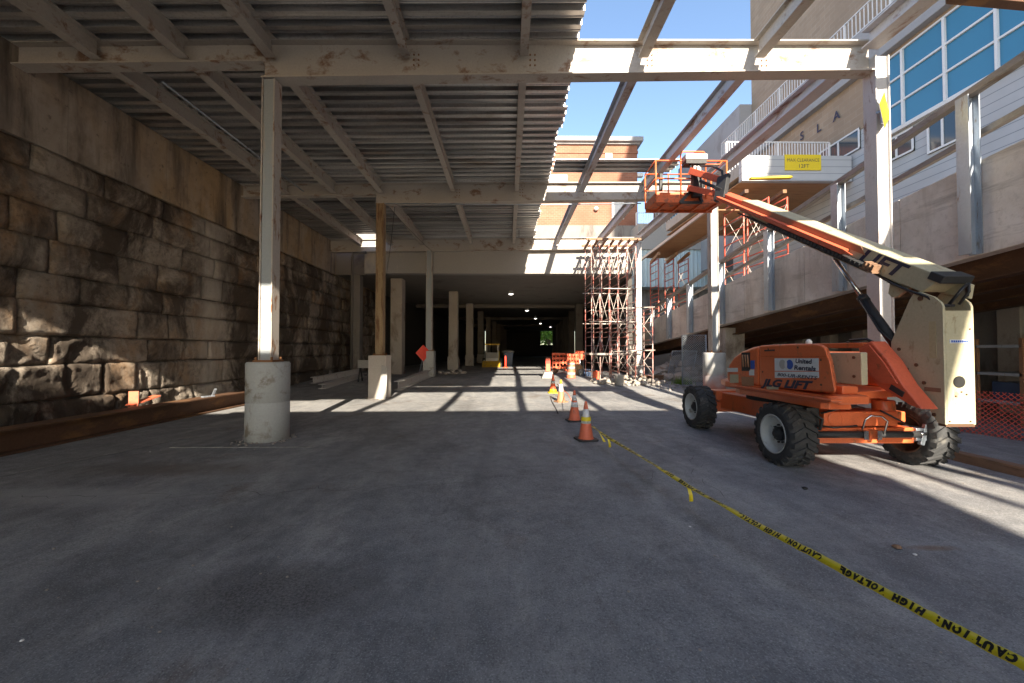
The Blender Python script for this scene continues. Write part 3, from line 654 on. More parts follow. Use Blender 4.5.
# ================================================================== tunnel
TY = 20.78; TZ = 5.65
def tx(x, y): return x + 0.065 * (y - 20.6)
tun = thing('tunnel', (0, TY, 0.3), 'long dark concrete underpass with a whitewashed front edge and smooth ceiling', 'tunnel')
m = MB(); m.box(-7.5, 6.5, TY, TY + 0.5, TZ, 7.05); m.build('fascia', 'fascia', tun, bevel=0.015)
m = MB(); ya, yb = TY + 0.5, 85
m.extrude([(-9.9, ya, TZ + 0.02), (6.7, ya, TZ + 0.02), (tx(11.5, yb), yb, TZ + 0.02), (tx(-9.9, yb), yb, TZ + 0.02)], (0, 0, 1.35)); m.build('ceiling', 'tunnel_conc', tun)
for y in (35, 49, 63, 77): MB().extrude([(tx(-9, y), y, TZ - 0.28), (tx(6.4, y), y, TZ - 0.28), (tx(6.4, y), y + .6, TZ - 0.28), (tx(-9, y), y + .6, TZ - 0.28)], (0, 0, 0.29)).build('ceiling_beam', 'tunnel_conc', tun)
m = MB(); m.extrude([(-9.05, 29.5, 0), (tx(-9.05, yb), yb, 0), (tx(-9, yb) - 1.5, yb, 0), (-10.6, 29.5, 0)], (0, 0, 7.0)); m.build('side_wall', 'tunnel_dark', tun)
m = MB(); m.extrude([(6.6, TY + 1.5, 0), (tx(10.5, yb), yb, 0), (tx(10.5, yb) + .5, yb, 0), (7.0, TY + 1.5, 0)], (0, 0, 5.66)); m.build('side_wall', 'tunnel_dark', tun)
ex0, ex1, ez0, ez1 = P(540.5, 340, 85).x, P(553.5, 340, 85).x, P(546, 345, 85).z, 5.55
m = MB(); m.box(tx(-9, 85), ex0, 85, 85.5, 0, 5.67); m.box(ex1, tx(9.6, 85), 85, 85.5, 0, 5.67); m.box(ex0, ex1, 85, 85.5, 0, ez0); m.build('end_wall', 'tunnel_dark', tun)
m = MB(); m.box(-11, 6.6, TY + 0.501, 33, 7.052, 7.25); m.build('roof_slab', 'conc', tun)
# columns of the tunnel
for i in range(8):
    y = 27.5 + 7 * i; x = -3.75 + 0.455 * i; z = 0.3
    r = thing('tunnel_column', (x, y, z), 'square concrete column on the left inside the tunnel, %s behind its mouth' % ORD[i], 'column', 'columns along the tunnel')
    MB().box(x - .3, x + .3, y - .35, y + .35, z, TZ + 0.01).build('shaft', 'conc' if i < 2 else 'tunnel_conc', r, bevel=0.03)  # columns deeper in get the concrete darkened for tunnel shade
    if i < 3: MB().box(x - .36, x + .36, y - .41, y + .41, z, z + 0.9).build('plinth', 'conc', r, bevel=0.02)
    x = 5.7 + 0.455 * i
    if i > 0:
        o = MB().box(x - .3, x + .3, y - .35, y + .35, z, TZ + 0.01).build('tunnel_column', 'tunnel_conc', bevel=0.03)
        tag(o, 'square concrete column on the right inside the tunnel, %s behind the scaffold tower' % ORD[i - 1], 'column', 'columns along the tunnel')
o = MB().box(-6.55, -5.9, 22.2, 22.9, 0.2, TZ + 0.01).build('tunnel_column', 'conc', bevel=0.03); tag(o, 'wide pale concrete column behind the ochre steel column', 'column', 'columns along the tunnel')
o = MB().box(-8.4, -7.95, 21.4, 21.9, 0.2, TZ + 0.3).build('tunnel_column', 'conc_dark', bevel=0.03); tag(o, 'narrow dark column close to the stone wall at the tunnel corner', 'column', 'columns along the tunnel')
o = MB().tube([(-7.9, 20.2, 0.2), (-7.9, 20.2, 6.3), (-7.85, 20.2, 6.55), (-7.2, 20.2, 6.6)], 0.07, 12).build('drain_pipe', 'pvc'); tag(o, 'dark drain pipe running down at the end of the stone wall', 'pipe')
# ceiling lights
for i, (px, py, Y) in enumerate([(511, 294, 27), (527, 310.5, 36.5), (535.5, 318.5, 46), (540.5, 323.5, 54), (550.5, 327, 62), (555.5, 329.5, 70)]):
    p = P(px, py, Y)
    r = thing('ceiling_light', (p.x, p.y, TZ), '%s hanging lamp along the tunnel ceiling counting from its mouth' % ORD[i], 'lamp', 'lamps hanging from the tunnel ceiling')
    MB().lathe([(0.05, 0.45), (0.08, 0.3), (0.21, 0.03), (0.21, 0)], p, n=18).build('lamp_shade', 'machine_grey', r)
    MB().lathe([(0.04, -0.06), (0.13, -0.04), (0.16, 0.01)], p, n=14).build('bulb', 'bulb', r)
    MB().tube([p + V((0, 0, .45)), V((p.x, p.y, TZ))], 0.02).build('rod', 'pvc', r)
# tree past the far end
def tree(name, label, base, h, rad, n, seed, leaf=0.25, crown0=0.3):
    rnd = random.Random(seed); r = thing(name, base, label, 'tree'); B = V(base)
    m = MB(); m.tube([B, B + V((.1, 0, h * .35)), B + V((-.1, .1, h * .8))], 0.22, 10, 0.06)
    cl = []
    for i in range(16):
        a = rnd.uniform(0, 6.28); k = rnd.uniform(.2, .9); c = B + V((math.cos(a) * rad * k, math.sin(a) * rad * k, h * rnd.uniform(crown0, 1)))
        cl.append((c, rad * rnd.uniform(.22, .42))); m.tube([B + V((0, 0, h * .3)), c], 0.07, 6, 0.015)
    m.build('trunk', 'timber', r)
    m = MB()
    for i in range(n):
        c, q = rnd.choice(cl); d = V((rnd.gauss(0, 1), rnd.gauss(0, 1), rnd.gauss(0, 1))).normalized() * q * rnd.random() ** .4
        p = c + d; a = V((rnd.gauss(0, 1), rnd.gauss(0, 1), rnd.gauss(0, 1))).normalized(); b = a.cross(V((rnd.gauss(0, 1), rnd.gauss(0, 1), rnd.gauss(0, 1)))).normalized(); s = leaf * rnd.uniform(.6, 1.3)
        m.add([p - a * s, p + b * s * .5, p + a * s, p - b * s * .5], [(0, 1, 2, 3)])
    m.build('crown', 'leaf', r, recalc=False)
tree('leafy_tree', 'bright green sunlit tree seen through the far end of the tunnel', (9.6, 93, 0.3), 9.0, 5.0, 5000, 4, 0.3, 0.05)

# ================================================================== far red brick building
rb = thing('brick_building', (-2, 34, 0.3), 'tall orange red brick building rising behind the tunnel roof', 'building')
bx1 = P(637.5, 200, 34).x; ztop = P(600, 145, 34).z
MB().box(-26, bx1, 34, 44, 9.9, ztop).build('wall', 'brick_red', rb)
MB().box(-26.2, bx1 + .15, 33.8, 44.2, 7.3, P(600, 226, 34).z).build('base_wall', 'conc_dark', rb, bevel=0.03)
m = MB(); m.box(-26.3, bx1 + .42, 33.55, 44.4, ztop + 0.16, ztop + 0.55); m.box(-26.15, bx1 + .2, 33.8, 44.2, ztop, ztop + 0.158); m.build('cornice', 'grey_band', rb, bevel=0.03)
m = MB(); m.box(-26.1, bx1 + .06, 33.93, 44.1, ztop - 0.75, ztop - 0.5); m.build('brick_course', 'brick_red', rb)
def simple_window(root, px0, px1, py0, py1, Y, mat='glass', mull=1):
    a = P(px0, py1, Y); b = P(px1, py0, Y)
    f = MB(); t = 0.09
    f.box(a.x, b.x, Y - 0.05, Y + .1, a.z, a.z + t); f.box(a.x, b.x, Y - 0.05, Y + .1, b.z - t, b.z)
    for k in range(mull + 1):
        x = a.x + (b.x - a.x - t) * k / mull; f.box(x, x + t, Y - 0.047, Y + .1, a.z + t, b.z - t)
    fo = f.build('window', 'rail_white', root)
    MB().box(a.x + .02, b.x - .02, Y - 0.02, Y + 0.05, a.z + .02, b.z - .02).build('pane', mat, fo)
simple_window(rb, 541.5, 567, 175, 181.5, 33.98, 'glass', 2)
simple_window(rb, 605.5, 612, 153.5, 159, 33.98, 'sticker', 1)
a = P(612, 219, 33.9); b = P(624, 201.5, 33.9); MB().box(a.x, b.x, 33.9, 34.05, a.z, b.z).build('white_panel', 'white', rb, bevel=0.01)
a = P(596, 209, 33.9); MB().lathe([(0.14, 0), (0.2, 0.12), (0.08, .3)], a, axis=(0, -1, 0), n=12).build('wall_lamp', 'white', rb)
a = P(640, 175, 34); MB().box(bx1, bx1 + .5, 33.9, 34.3, a.z - .15, a.z + .15).build('security_camera', 'white', rb, bevel=0.03)

# ================================================================== metal sided building beside it
ms = thing('metal_sided_building', (15, 33, 0.3), 'low building with pale blue ribbed metal siding beyond the ramp', 'building')
z0, z1, z2 = P(670, 287, 32).z, P(670, 250, 32).z, P(670, 224, 32).z
x0 = P(639, 270, 32).x
m = MB(); n = 0; x = x0; 
prof = []
while x < 24:
    prof += [(x, 32.0), (x + .2, 32.0), (x + .24, 31.95), (x + .30, 31.95)]; x += 0.34
poly = [(px, py, z0) for px, py in prof] + [(x, 40, z0), (x0, 40, z0)]
m.extrude(poly, (0, 0, z1 - z0)); m.build('siding', 'siding_teal', ms)
MB().box(x0 - .1, 24.2, 31.85, 40, z1 + .002, z2).build('parapet', 'fascia', ms, bevel=0.02)
MB().box(x0 + .1, 24, 33.5, 40, 0.3, z0 - .002).build('wall', 'conc_dark', ms)
def railing(m, p0, p1, h, step, r=0.02, posts=2.0):
    p0 = V(p0); p1 = V(p1); Ln = (p1 - p0).length; d = (p1 - p0) / Ln
    m.bar(p0 + V((0, 0, h)), p1 + V((0, 0, h)), 0.06, 0.05); m.bar(p0 + V((0, 0, .12)), p1 + V((0, 0, .12)), 0.04, 0.04)
    n = int(Ln / step)
    for i in range(n + 1):
        q = p0 + d * (Ln * i / n); w = 0.03
        if i % max(1, int(posts / step)) == 0: w = 0.075
        m.box(q.x - w / 2, q.x + w / 2, q.y - w / 2, q.y + w / 2, q.z, q.z + h - .02)
m = MB(); zr = P(670, 216.5, 32.6).z; railing(m, (x0, 32.6, z2), (24, 32.6, z2), zr - z2 + .3, 0.2); m.build('railing', 'rail_white', ms)
a = P(664, 217, 33.5); b = P(682, 200, 33.5); MB().box(a.x, b.x + 1.2, 34, 36, z2, b.z).build('roof_room', 'brick_tan', ms); MB().box(a.x + .3, a.x + 1.6, 33.95, 34.1, a.z, a.z + 1.1).build('window', 'glass', ms)

# ================================================================== tan brick building on the right
tb = thing('brick_building', (15, 8, 0), 'tan brick building on the right with a blue glass window band', 'building')
FX = 15.0
wy1 = 15.8; wz0, wz1 = CAMZ + .568 * FX, CAMZ + .762 * FX
bz = CAMZ + .625 * FX
m = MB(); m.box(FX, FX + 10, wy1 + .001, 26.3, bz, 13.6); m.box(FX, FX + 10, -20, wy1, wz1, 13.6); m.build('wall', 'brick_tan', tb)
MB().box(FX + .02, FX + 10, -20, 26.28, 0, wz0 - .16).build('siding', 'siding_white', tb)
MB().box(FX + .02, FX + 10, wy1 + .002, 26.28, wz0 - .158, bz - .001).build('siding', 'siding_white', tb)
MB().box(FX + 1.4, FX + 12, -20, 26.3, 13.7, 40).build('upper_wall', 'brick_tan', tb)
MB().box(FX + 1.25, FX + 12.2, -20, 26.5, 26.0, 26.8).build('cornice', 'grey_band', tb)
m = MB(); TB = 14.7; tz0, tz1 = CAMZ + .79 * TB, CAMZ + .905 * TB
m.box(TB, FX + 1.38, -20, 27.2, tz0, tz1); m.build('terrace', 'grey_band', tb, bevel=0.02)
m = MB(); railing(m, (TB + .12, -6, tz1), (TB + .12, 27.2, tz1), 1.0, 0.19, posts=2.2); m.build('railing', 'rail_white', tb)
MB().extrude([(15.6, 27.3, 8), (15.6, 36, 8), (15.6, 36, CAMZ + 1.06 * 15.6), (15.6, 26.3, CAMZ + 1.06 * 15.6), (15.6, 26.3, 8)][:4], (6, 0, 0)).build('side_wing', 'grey_band', tb)
# window band
mu = MB(); ys = [wy1]
while ys[-1] > -6: ys.append(ys[-1] - (1.45 if len(ys) > 1 else 1.06))
zz = [wz0 + (wz1 - wz0) * k / 3 for k in range(4)]
for y in ys: mu.box(FX - .08, FX + .12, y - .04, y + .04, wz0, wz1)
for z in zz: mu.box(FX - .06, FX + .1, ys[-1], wy1, z - .035, z + .035)
wf = mu.build('window', 'rail_white', tb)
MB().box(FX + .0, FX + .08, ys[-1], wy1, wz0, wz1).build('pane', 'glass', wf)
MB().box(FX - .14, FX + .02, -20, wy1 + .1, wz0 - .155, wz0 - .06).build('sill', 'white', wf)
MB().box(FX + .12, FX + .6, -20, wy1, wz0 - .1, wz1 + .05).build('back_panel', 'glass_dark', tb)
# small windows in the white siding
for px, py, w, h in ((953, 126, 1.0, 1.15), (905, 143, 1.3, 0.9), (845, 147, 2.2, .9)):
    Y = FX * 398 / (px - 508); z = CAMZ + (350 - py) * Y / 398
    f = MB(); t = .07
    for zq in (z - h / 2, z + h / 2 - t): f.box(FX - .05, FX + .02, Y - w / 2, Y + w / 2, zq, zq + t)
    for k in range(3): f.box(FX - .047, FX + .02, Y - w / 2 + (w - t) * k / 2, Y - w / 2 + (w - t) * k / 2 + t, z - h / 2, z + h / 2)
    fo = f.build('window', 'rail_white', tb); MB().box(FX - .02, FX + .018, Y - w / 2, Y + w / 2, z - h / 2, z + h / 2).build('pane', 'glass_dark', fo)
# letters on the brick
for ch, px, py in (('S', 809, 135), ('L', 826.5, 127), ('A', 844, 115.5)):
    Y = FX * 398 / (px - 508); z = P(px, py, Y).z
    MB().text(ch, (FX - .03, Y + .2, z - .2), (0, -1, 0), (0, 0, 1), .58, offset=.02, ext=.01).build('letter', 'navy', tb, recalc=False)

# ================================================================== white canopy with the clearance sign
cf = 17.0
cz0, cz1 = P(800, 181, cf).z, P(800, 155.5, cf).z
cx0, cx1 = P(742, 170, cf).x, 14.95
cn = thing('white_canopy', (12, cf, 3), 'white sided canopy over the ramp with a railing on top', 'canopy')
MB().box(cx0, cx1, cf, cf + .25, cz0, cz1).build('fascia', 'siding_white', cn, bevel=.01)
m = MB(); 
for i in range(18): m.box(cx0 + .05, cx1, cf + .252 + i * .45, cf + .69 + i * .45, cz0 + .02, cz0 + .06 + .004 * (i % 2))
m.build('soffit', 'wood', cn)
m = MB(); zt = P(800, 142.5, cf + 1.2).z; railing(m, (cx0, cf + 1.2, cz1 - .3), (cx1, cf + 1.2, cz1 - .3), zt - cz1 + .3, .13, posts=2.4); m.build('railing', 'rail_white', cn)
MB().box(cx0, cx1, cf + .26, cf + 8.3, cz0 + .3, cz1 - .3).build('slab', 'conc', cn)
# banner
a = P(784.5, 170.5, cf); b = P(820.5, 155, cf)
sg = thing('clearance_sign', ((a.x + b.x) / 2, cf - .02, a.z), 'bright yellow clearance banner on the white canopy front', 'sign')
MB().box(a.x, b.x, cf - .03, cf - .012, a.z, b.z).build('banner', emit('t', (1, 1, 1), 0) if False else 'yellow', sg)
w = b.x - a.x
m = MB(); m.text('MAX CLEARANCE', (a.x + w * .06, cf - .03, a.z + (b.z - a.z) * .55), (1, 0, 0), (0, 0, 1), .2, width=w * .88, ext=.004)
m.text('12FT', (a.x + w * .36, cf - .03, a.z + (b.z - a.z) * .15), (1, 0, 0), (0, 0, 1), .24, ext=.004); m.build('lettering', 'navy', sg, recalc=False)

# ================================================================== ramp on the right
def rb_(y): return 3.34 - .084 * (y - 6.33)
def rt_(y): return 4.99 - .101 * (y - 6.33)
def rr_(y): return 6.22 - .142 * (y - 6.33)
rp = thing('vehicle_ramp', (8.3, 6, 0), 'weathered concrete ramp rising towards the camera on the right', 'ramp')
y0, y1 = -22, 27
m = MB(); ys = [y0, -14, -8, -2, 1.2, 4.5, 8.2, 10.9, 13.7, 16.3, 18.8, 21.5, y1]
for a, b in zip(ys[:-1], ys[1:]):
    a_, b_ = a + .008, b - .008
    m.extrude([(8.2, a_, rb_(a_)), (8.2, b_, rb_(b_)), (8.2, b_, rt_(b_)), (8.2, a_, rt_(a_))], (0.26, 0, 0))
m.build('parapet', 'parapet', rp, bevel=.012)
m = MB()
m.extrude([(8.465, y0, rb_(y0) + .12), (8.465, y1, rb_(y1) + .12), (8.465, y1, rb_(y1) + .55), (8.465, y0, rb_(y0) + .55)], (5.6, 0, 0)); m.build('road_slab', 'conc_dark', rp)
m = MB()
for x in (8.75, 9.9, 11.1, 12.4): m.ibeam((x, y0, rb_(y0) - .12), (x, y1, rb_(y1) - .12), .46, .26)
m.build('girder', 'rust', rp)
for y in (15.2, 2.0): MB().box(8.35, 9.1, y, y + .7, 0, rb_(y + .35) - .06).build('pier', 'conc', rp, bevel=.02)
# under the ramp
rw = thing('retaining_wall', (13.8, 5, 0), 'dark stained wall with concrete ribs under the ramp', 'wall')
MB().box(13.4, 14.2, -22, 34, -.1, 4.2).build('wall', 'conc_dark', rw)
m = MB()
for k in range(22): y = -8 + k * 1.5; m.box(13.05, 13.4, y, y + .5, -.1, 4.0)
m.build('rib', 'conc', rw, bevel=.02)
MB().box(9.7, 13.39, 30, 30.5, 0, 4.2).build('end_wall', 'conc_dark', rw)
# galvanised guard rail on the ramp
gr = thing('guard_rail', (8.1, 8, 3), 'galvanised steel guard rail with tall posts along the ramp', 'railing')
MB().bar((8.12, -20, rr_(-20)), (8.12, 25, rr_(25)), .14, .13).build('top_rail', 'rail_shade', gr, bevel=.01)
def rm_(y): return rt_(y) + .42 * (rr_(y) - rt_(y))
MB().bar((8.3, -20, rm_(-20)), (8.3, 25, rm_(25)), .10, .11).build('middle_rail', 'rail_shade', gr, bevel=.01)
for y in (-9, -4, 0.2, 3.7, 6.84, 9.6, 12.2, 15.0, 17.6, 19.9, 22.3):
    m = MB(); zb, zt_ = rb_(y) + .02, rr_(y) - .05
    m.ibeam((8.085, y, zb), (8.085, y, zt_), .21, .2, .02, .016, up=(1, 0, 0)); m.build('post', 'galv', gr)
    
# pavement strip behind the plank on the right and the plank
m = MB(); m.box(6.85, 13.0, -10, 9.5, -.05, .06); struct(m.build('pavement', 'ground', bevel=.015))
o = MB().box(6.66, 6.83, 3.2, 6.3, -.02, .13).build('timber_plank', 'timber', bevel=.01); tag(o, 'brown timber plank lying on the ground behind the lift wheel', 'plank')
# ================================================================== boom lift
LFT = thing('boom_lift', (4.98, 7.1, 0), 'orange and cream articulating boom lift with its basket raised over the pavement', 'boom lift')
def wheel(cx, cy, out, rim, dusty=True):
    Rr = 0.44; cz = Rr; ax = V((out, 0, 0)); c = V((cx, cy, cz))
    m = MB()
    m.lathe([(.27, -.165), (.33, -.185), (.385, -.18), (.418, -.15), (.42, 0), (.418, .15), (.385, .18), (.33, .185), (.27, .165)], c, ax, 48, caps=False)
    nl = 20
    for i in range(nl):
        for side in (-1, 1):
            a0 = 2 * math.pi * (i + (0.5 if side > 0 else 0)) / nl; w = 0.105; sk = 0.20
            q = []
            for rad in (.405, .447):
                wt = w * (1 if rad < .43 else .78)
                for t, h in ((0.0, 0.012), (1.0, .165)):
                    for s_ in (-1, 1):
                        a = a0 + sk * t * t + s_ * wt
                        if t == 0: a = a0 + s_ * wt * .8
                        q.append((rad, a, h * side))
            for t, s_ in ((1, -1), (1, 1)):      # lug wraps over the shoulder
                q.append((.375, a0 + sk + s_ * w * .8, .188 * side))
            pts = []
            for rad, a, h in q:
                pts.append(c + V((h, 0, 0)) + V((0, math.cos(a), math.sin(a))) * rad)
            m.add(pts, [(4, 5, 7, 6), (0, 4, 6, 2), (1, 3, 7, 5), (0, 1, 5, 4), (6, 7, 9, 8), (2, 6, 8), (3, 9, 7)])
    hub = MB(); hub.lathe([(.10, .05), (.10, .10), (.085, .115), (.05, .12), (.045, .15), (0.01, .152)], c, ax, 24)
    for i in range(9):
        a = 6.283 * i / 9; p = c + V((0, math.cos(a), math.sin(a))) * .125; hub.lathe([(.013, .055), (.013, .085)], p, ax, 6)
    hub.lathe([(.11, -.16), (.11, .03)], c, ax, 20)
    w = hub.build('wheel', 'black' if dusty else 'rim_rusty', LFT, origin=c)
    m.build('tyre', 'tyre', w)
    r = MB(); r.lathe([(.272, .16), (.282, .176), (.268, .18), (.252, .165), (.242, .085), (.215, .066), (.13, .055), (.10, .05)], c, ax, 40, caps=False)
    r.lathe([(.272, -.16), (.282, -.176), (.268, -.18), (.252, -.165), (.243, -.0), (.2, .03), (.10, .03)], c, ax, 40, caps=False)
    r.build('rim', rim, w); return w
wheel(4.0, 5.75, -1, 'rim'); wheel(4.08, 8.5, -1, 'rim')
wheel(5.95, 5.78, 1, 'rim_rusty', False); wheel(5.95, 8.5, 1, 'rim_rusty', False)
# chassis
m = MB(); m.extrude([(4.55, 5.9, .44), (5.4, 5.9, .44), (5.5, 8.4, .44), (4.45, 8.4, .44)], (0, 0, .33)); m.build('chassis', 'orange', LFT, bevel=.02)
for y, s in ((5.62, 1), (8.45, 0)):
    m = MB(); m.box(4.28, 5.62, y - .14, y + .16, .36, .575); m.box(4.35, 5.38, y - .16, y + .2, .60, .80)
    m.lathe([(.10, -.01), (.10, .012)], (4.50, y - .162, .70), (0, -1, 0), 20)
    m.build('axle', 'orange', LFT, bevel=.018)
    m = MB(); m.lathe([(.13, 0), (.13, .3)], (5.35, y + .02, .64), (0, 0, 1), 24); m.box(5.35, 5.55, y - .10, y + .14, .64, .79); m.build('axle_lug', 'orange', LFT, bevel=.015)
m = MB(); y = 5.40; m.tube([(4.18, y, .50), (4.82, y, .50)], .045, 14); m.tube([(5.02, y, .50), (5.60, y, .50)], .045, 14); m.build('steering_cylinder', 'black', LFT)
m = MB(); MB().tube([(4.05, y + .02, .50), (4.2, y, .50)], .022, 10).build('steering_rod', 'chrome', LFT); MB().tube([(5.58, y, .50), (5.86, y + .06, .50)], .022, 10).build('steering_rod', 'chrome', LFT); MB().box(4.80, 4.86, y - .06, y + .06, .44, .56).build('bracket', 'chrome', LFT); MB().box(4.98, 5.04, y - .06, y + .06, .44, .56).build('bracket', 'chrome', LFT)
m = MB(); m.tube([(4.78, y - .05, .58), (4.78, y - .1, .72), (4.84, y - .12, .775), (4.98, y - .12, .765), (5.08, y - .1, .70), (5.08, y - .05, .52)], .012, 8); m.build('tow_loop', 'chrome', LFT)
m = MB(); m.lathe([(.05, -.1), (.05, .1)], (5.72, 5.60, .47), n=14); m.box(5.62, 5.83, 5.45, 5.68, .40, .44); m.box(5.62, 5.83, 5.45, 5.68, .53, .57); m.bar((5.7, 5.47, .34), (5.78, 5.47, .62), .05, .06); m.build('steering_knuckle', 'galv', LFT, bevel=.008)
m = MB(); m.box(4.14, 4.32, 5.5, 5.72, .55, .85); m.tube([(4.2, 5.5, .8), (4.3, 5.42, .7), (4.28, 5.45, .55)], .02, 8); m.tube([(4.24, 5.52, .86), (4.4, 5.48, .9), (4.55, 5.5, .84)], .018, 8); m.build('hydraulic_block', 'black', LFT, bevel=.01)
m = MB(); m.lathe([(.62, .76), (.62, .84), (.55, .86), (.55, .98)], (4.98, 7.1, 0), n=40); m.build('slew_ring', 'black', LFT)
# turntable with skirt
pl = [(3.86, 7.05), (3.86, 4.78), (3.95, 4.70), (4.32, 4.72), (4.45, 5.15), (5.5, 5.5), (5.85, 5.7), (5.95, 7.6), (5.7, 7.9), (4.3, 7.8), (4.0, 7.45)]
m = MB(); m.extrude([(x, y, 1.0) for x, y in pl], (0, 0, .10)); m.build('turntable', 'orange', LFT, bevel=.02)
m = MB(); m.extrude([(x * .8 + .99, y * .8 + 1.35, .88) for x, y in pl], (0, 0, .12)); m.build('turntable_frame', 'orange', LFT, bevel=.01)
def HP(px, py, X=3.85):
    Y = X * 398 / (px - 508); return V((X, Y, CAMZ + (350 - py) * Y / 398))
hood = [HP(727.5, 382), HP(727, 374), HP(729, 365), HP(734, 357.5), HP(742, 351.5), HP(752, 347.6), HP(763, 345.3), HP(790, 343.8), HP(815, 343.4), HP(823, 344.5), HP(828, 348), HP(833, 362), HP(838, 394)]
seam = HP(760.5, 346).y
h1 = [p for p in hood if p.y > seam]; zt = HP(760.5, 345.6).z
cap = h1 + [V((3.85, seam + .006, zt)), V((3.85, seam + .006, 1.08)), V((3.85, h1[0].y - .1, 1.08))]
rest = [p for p in hood if p.y < seam]
body = [V((3.85, seam - .006, 1.09)), V((3.85, seam - .006, zt))] + rest
o = MB().extrude(body, (.60, .70, 0)).build('hood', 'orange', LFT, bevel=.06, seg=4); hd = o
o2 = MB().extrude(cap, (.60, .35, 0)).build('hood_end', 'orange', LFT, bevel=.06, seg=4)
m = MB(); a = 1.03
m.extrude([(3.80, 4.66, a), (3.80, 6.6, a), (3.86, 6.9, a - .02), (4.2, 7.1, a - .03), (4.2, 4.75, a)], (0, 0, .04)); m.build('hood_lip', 'orange', LFT, bevel=.02, seg=3)
m = MB(); p0, p1 = HP(762, 356.3, 3.846), HP(829, 356.6, 3.846); m.bar(p0, p1, .006, .012); m.build('crease', 'orange_dirty', hd)
o3 = MB().extrude([(5.5, 5.75, 1.09), (5.5, 7.4, 1.09), (5.5, 7.4, 1.45), (5.5, 7.1, 1.62), (5.5, 5.95, 1.62), (5.5, 5.75, 1.5)], (.45, 0, 0)).build('hood', 'orange', LFT, bevel=.06, seg=3)
def decal(name, px0, px1, py0, py1, mat, par, X=3.843, dz=.004):
    a0, a1, b0, b1 = HP(px0, py0, 3.85), HP(px0, py1, 3.85), HP(px1, py0, 3.85), HP(px1, py1, 3.85)
    q = [V((X, p.y, p.z)) for p in (a1, b1, b0, a0)]
    return MB().extrude(q, (dz, 0, 0)).build(name, mat, par)
st = decal('hire_sticker', 776.5, 821, 358.3, 371, 'sticker', hd)
m = MB()
def disc(m, c, r, ky=1.0, n=24, x=0.0): m.add([c + V((x, r * ky * math.cos(6.283 * i / n), r * math.sin(6.283 * i / n))) for i in range(n)], [list(range(n))])
pa, pb, pc = HP(784, 364.4, 3.842), HP(791.5, 364.6, 3.842), HP(787.8, 364.5, 3.842)
m = MB(); disc(m, V((3.840, pa.y, pa.z)), .066); m.build('emblem', 'machine_grey', st, recalc=False)
m = MB(); disc(m, V((3.838, pb.y, pb.z)), .066); m.build('emblem', 'blue', st, recalc=False)
m = MB(); disc(m, V((3.836, pc.y, pc.z)), .055, .5); m.build('emblem', 'sticker', st, recalc=False)
RV, UV = V((0, -1, 0)), V((0, 0, 1))
m = MB(); a = HP(797, 364, 3.84); b = HP(817.5, 364, 3.84); m.text('United', (3.84, a.y, a.z + .012), RV, UV, .082, .12, .03, .002, abs(b.y - a.y) * .82); a2 = HP(795.5, 369.6, 3.84); m.text('Rentals', (3.84, a2.y, a2.z), RV, UV, .082, .12, .03, .002, abs(b.y - a.y) * 1.08)
m.build('lettering', 'navy', st, recalc=False)
st = decal('phone_sticker', 776.5, 821, 371.8, 378, 'sticker', hd)
a = HP(778.5, 376, 3.84); b = HP(819, 376, 3.84); m = MB(); m.text('800-UR-RENTS', (3.84, a.y, a.z), RV, UV, .062, .25, .02, .002, a.y - b.y); m.build('lettering', 'navy', st, recalc=False)
a = HP(764, 384, 3.843); b = HP(818, 387, 3.843); m = MB(); m.text('JLG LIFT', (3.843, a.y, a.z - .028), RV + V((0, 0, .04)), UV, .145, .35, .05, .002, a.y - b.y); m.build('lettering', 'navy', hd, recalc=False)
decal('notice', 768, 780, 386.6, 389.6, 'cream', hd); decal('notice', 752, 756, 360.5, 369, 'blue', o2); decal('notice', 750.5, 755.5, 369.6, 375.5, 'sticker', o2)
decal('notice', 731, 739.5, 374.5, 383, 'cream', o2); decal('notice', 743, 755, 377, 386, 'decal', o2); decal('notice', 728.6, 739, 368, 372, 'sticker', o2)
v = decal('vent_opening', 743, 751.5, 352.5, 371, 'black', o2)
m = MB(); 
for k in range(3): q = HP(744.5 + k * 2.5, 361, 3.835); m.tube([(q.x, q.y, q.z - .1), (q.x, q.y + .02, q.z + .1)], .012, 6)
m.build('dial', 'decal', v)
q = HP(811, 343, 4.0); MB().lathe([(.035, -.03), (.038, .02), (.022, .045), (.008, .05)], q, n=16).build('beacon', 'white', LFT)
m = MB()
for px, py in ((770, 349), (800, 347.5), (823, 360), (823, 385), (764, 372)): q = HP(px, py, 3.85); m.lathe([(.012, -.004), (.012, .008), (.006, .01)], q, (-1, 0, 0), 8)
m.build('bolt', 'rust', hd)
q0, q1 = HP(766, 350.6, 3.843), HP(776, 350.2, 3.843); MB().bar(q0, q1, .012, .02).build('latch', 'black', hd, bevel=.003)
m = MB(); m.tube([(4.3, 5.45, .78), (4.5, 5.36, .86), (4.75, 5.38, .88), (4.95, 5.5, .84)], .014, 8); m.tube([(4.2, 5.5, .62), (4.4, 5.36, .60), (4.7, 5.34, .63)], .012, 8); m.tube([(5.1, 5.42, .82), (5.3, 5.36, .70), (5.5, 5.4, .60)], .012, 8); m.build('hose', 'hose', LFT)
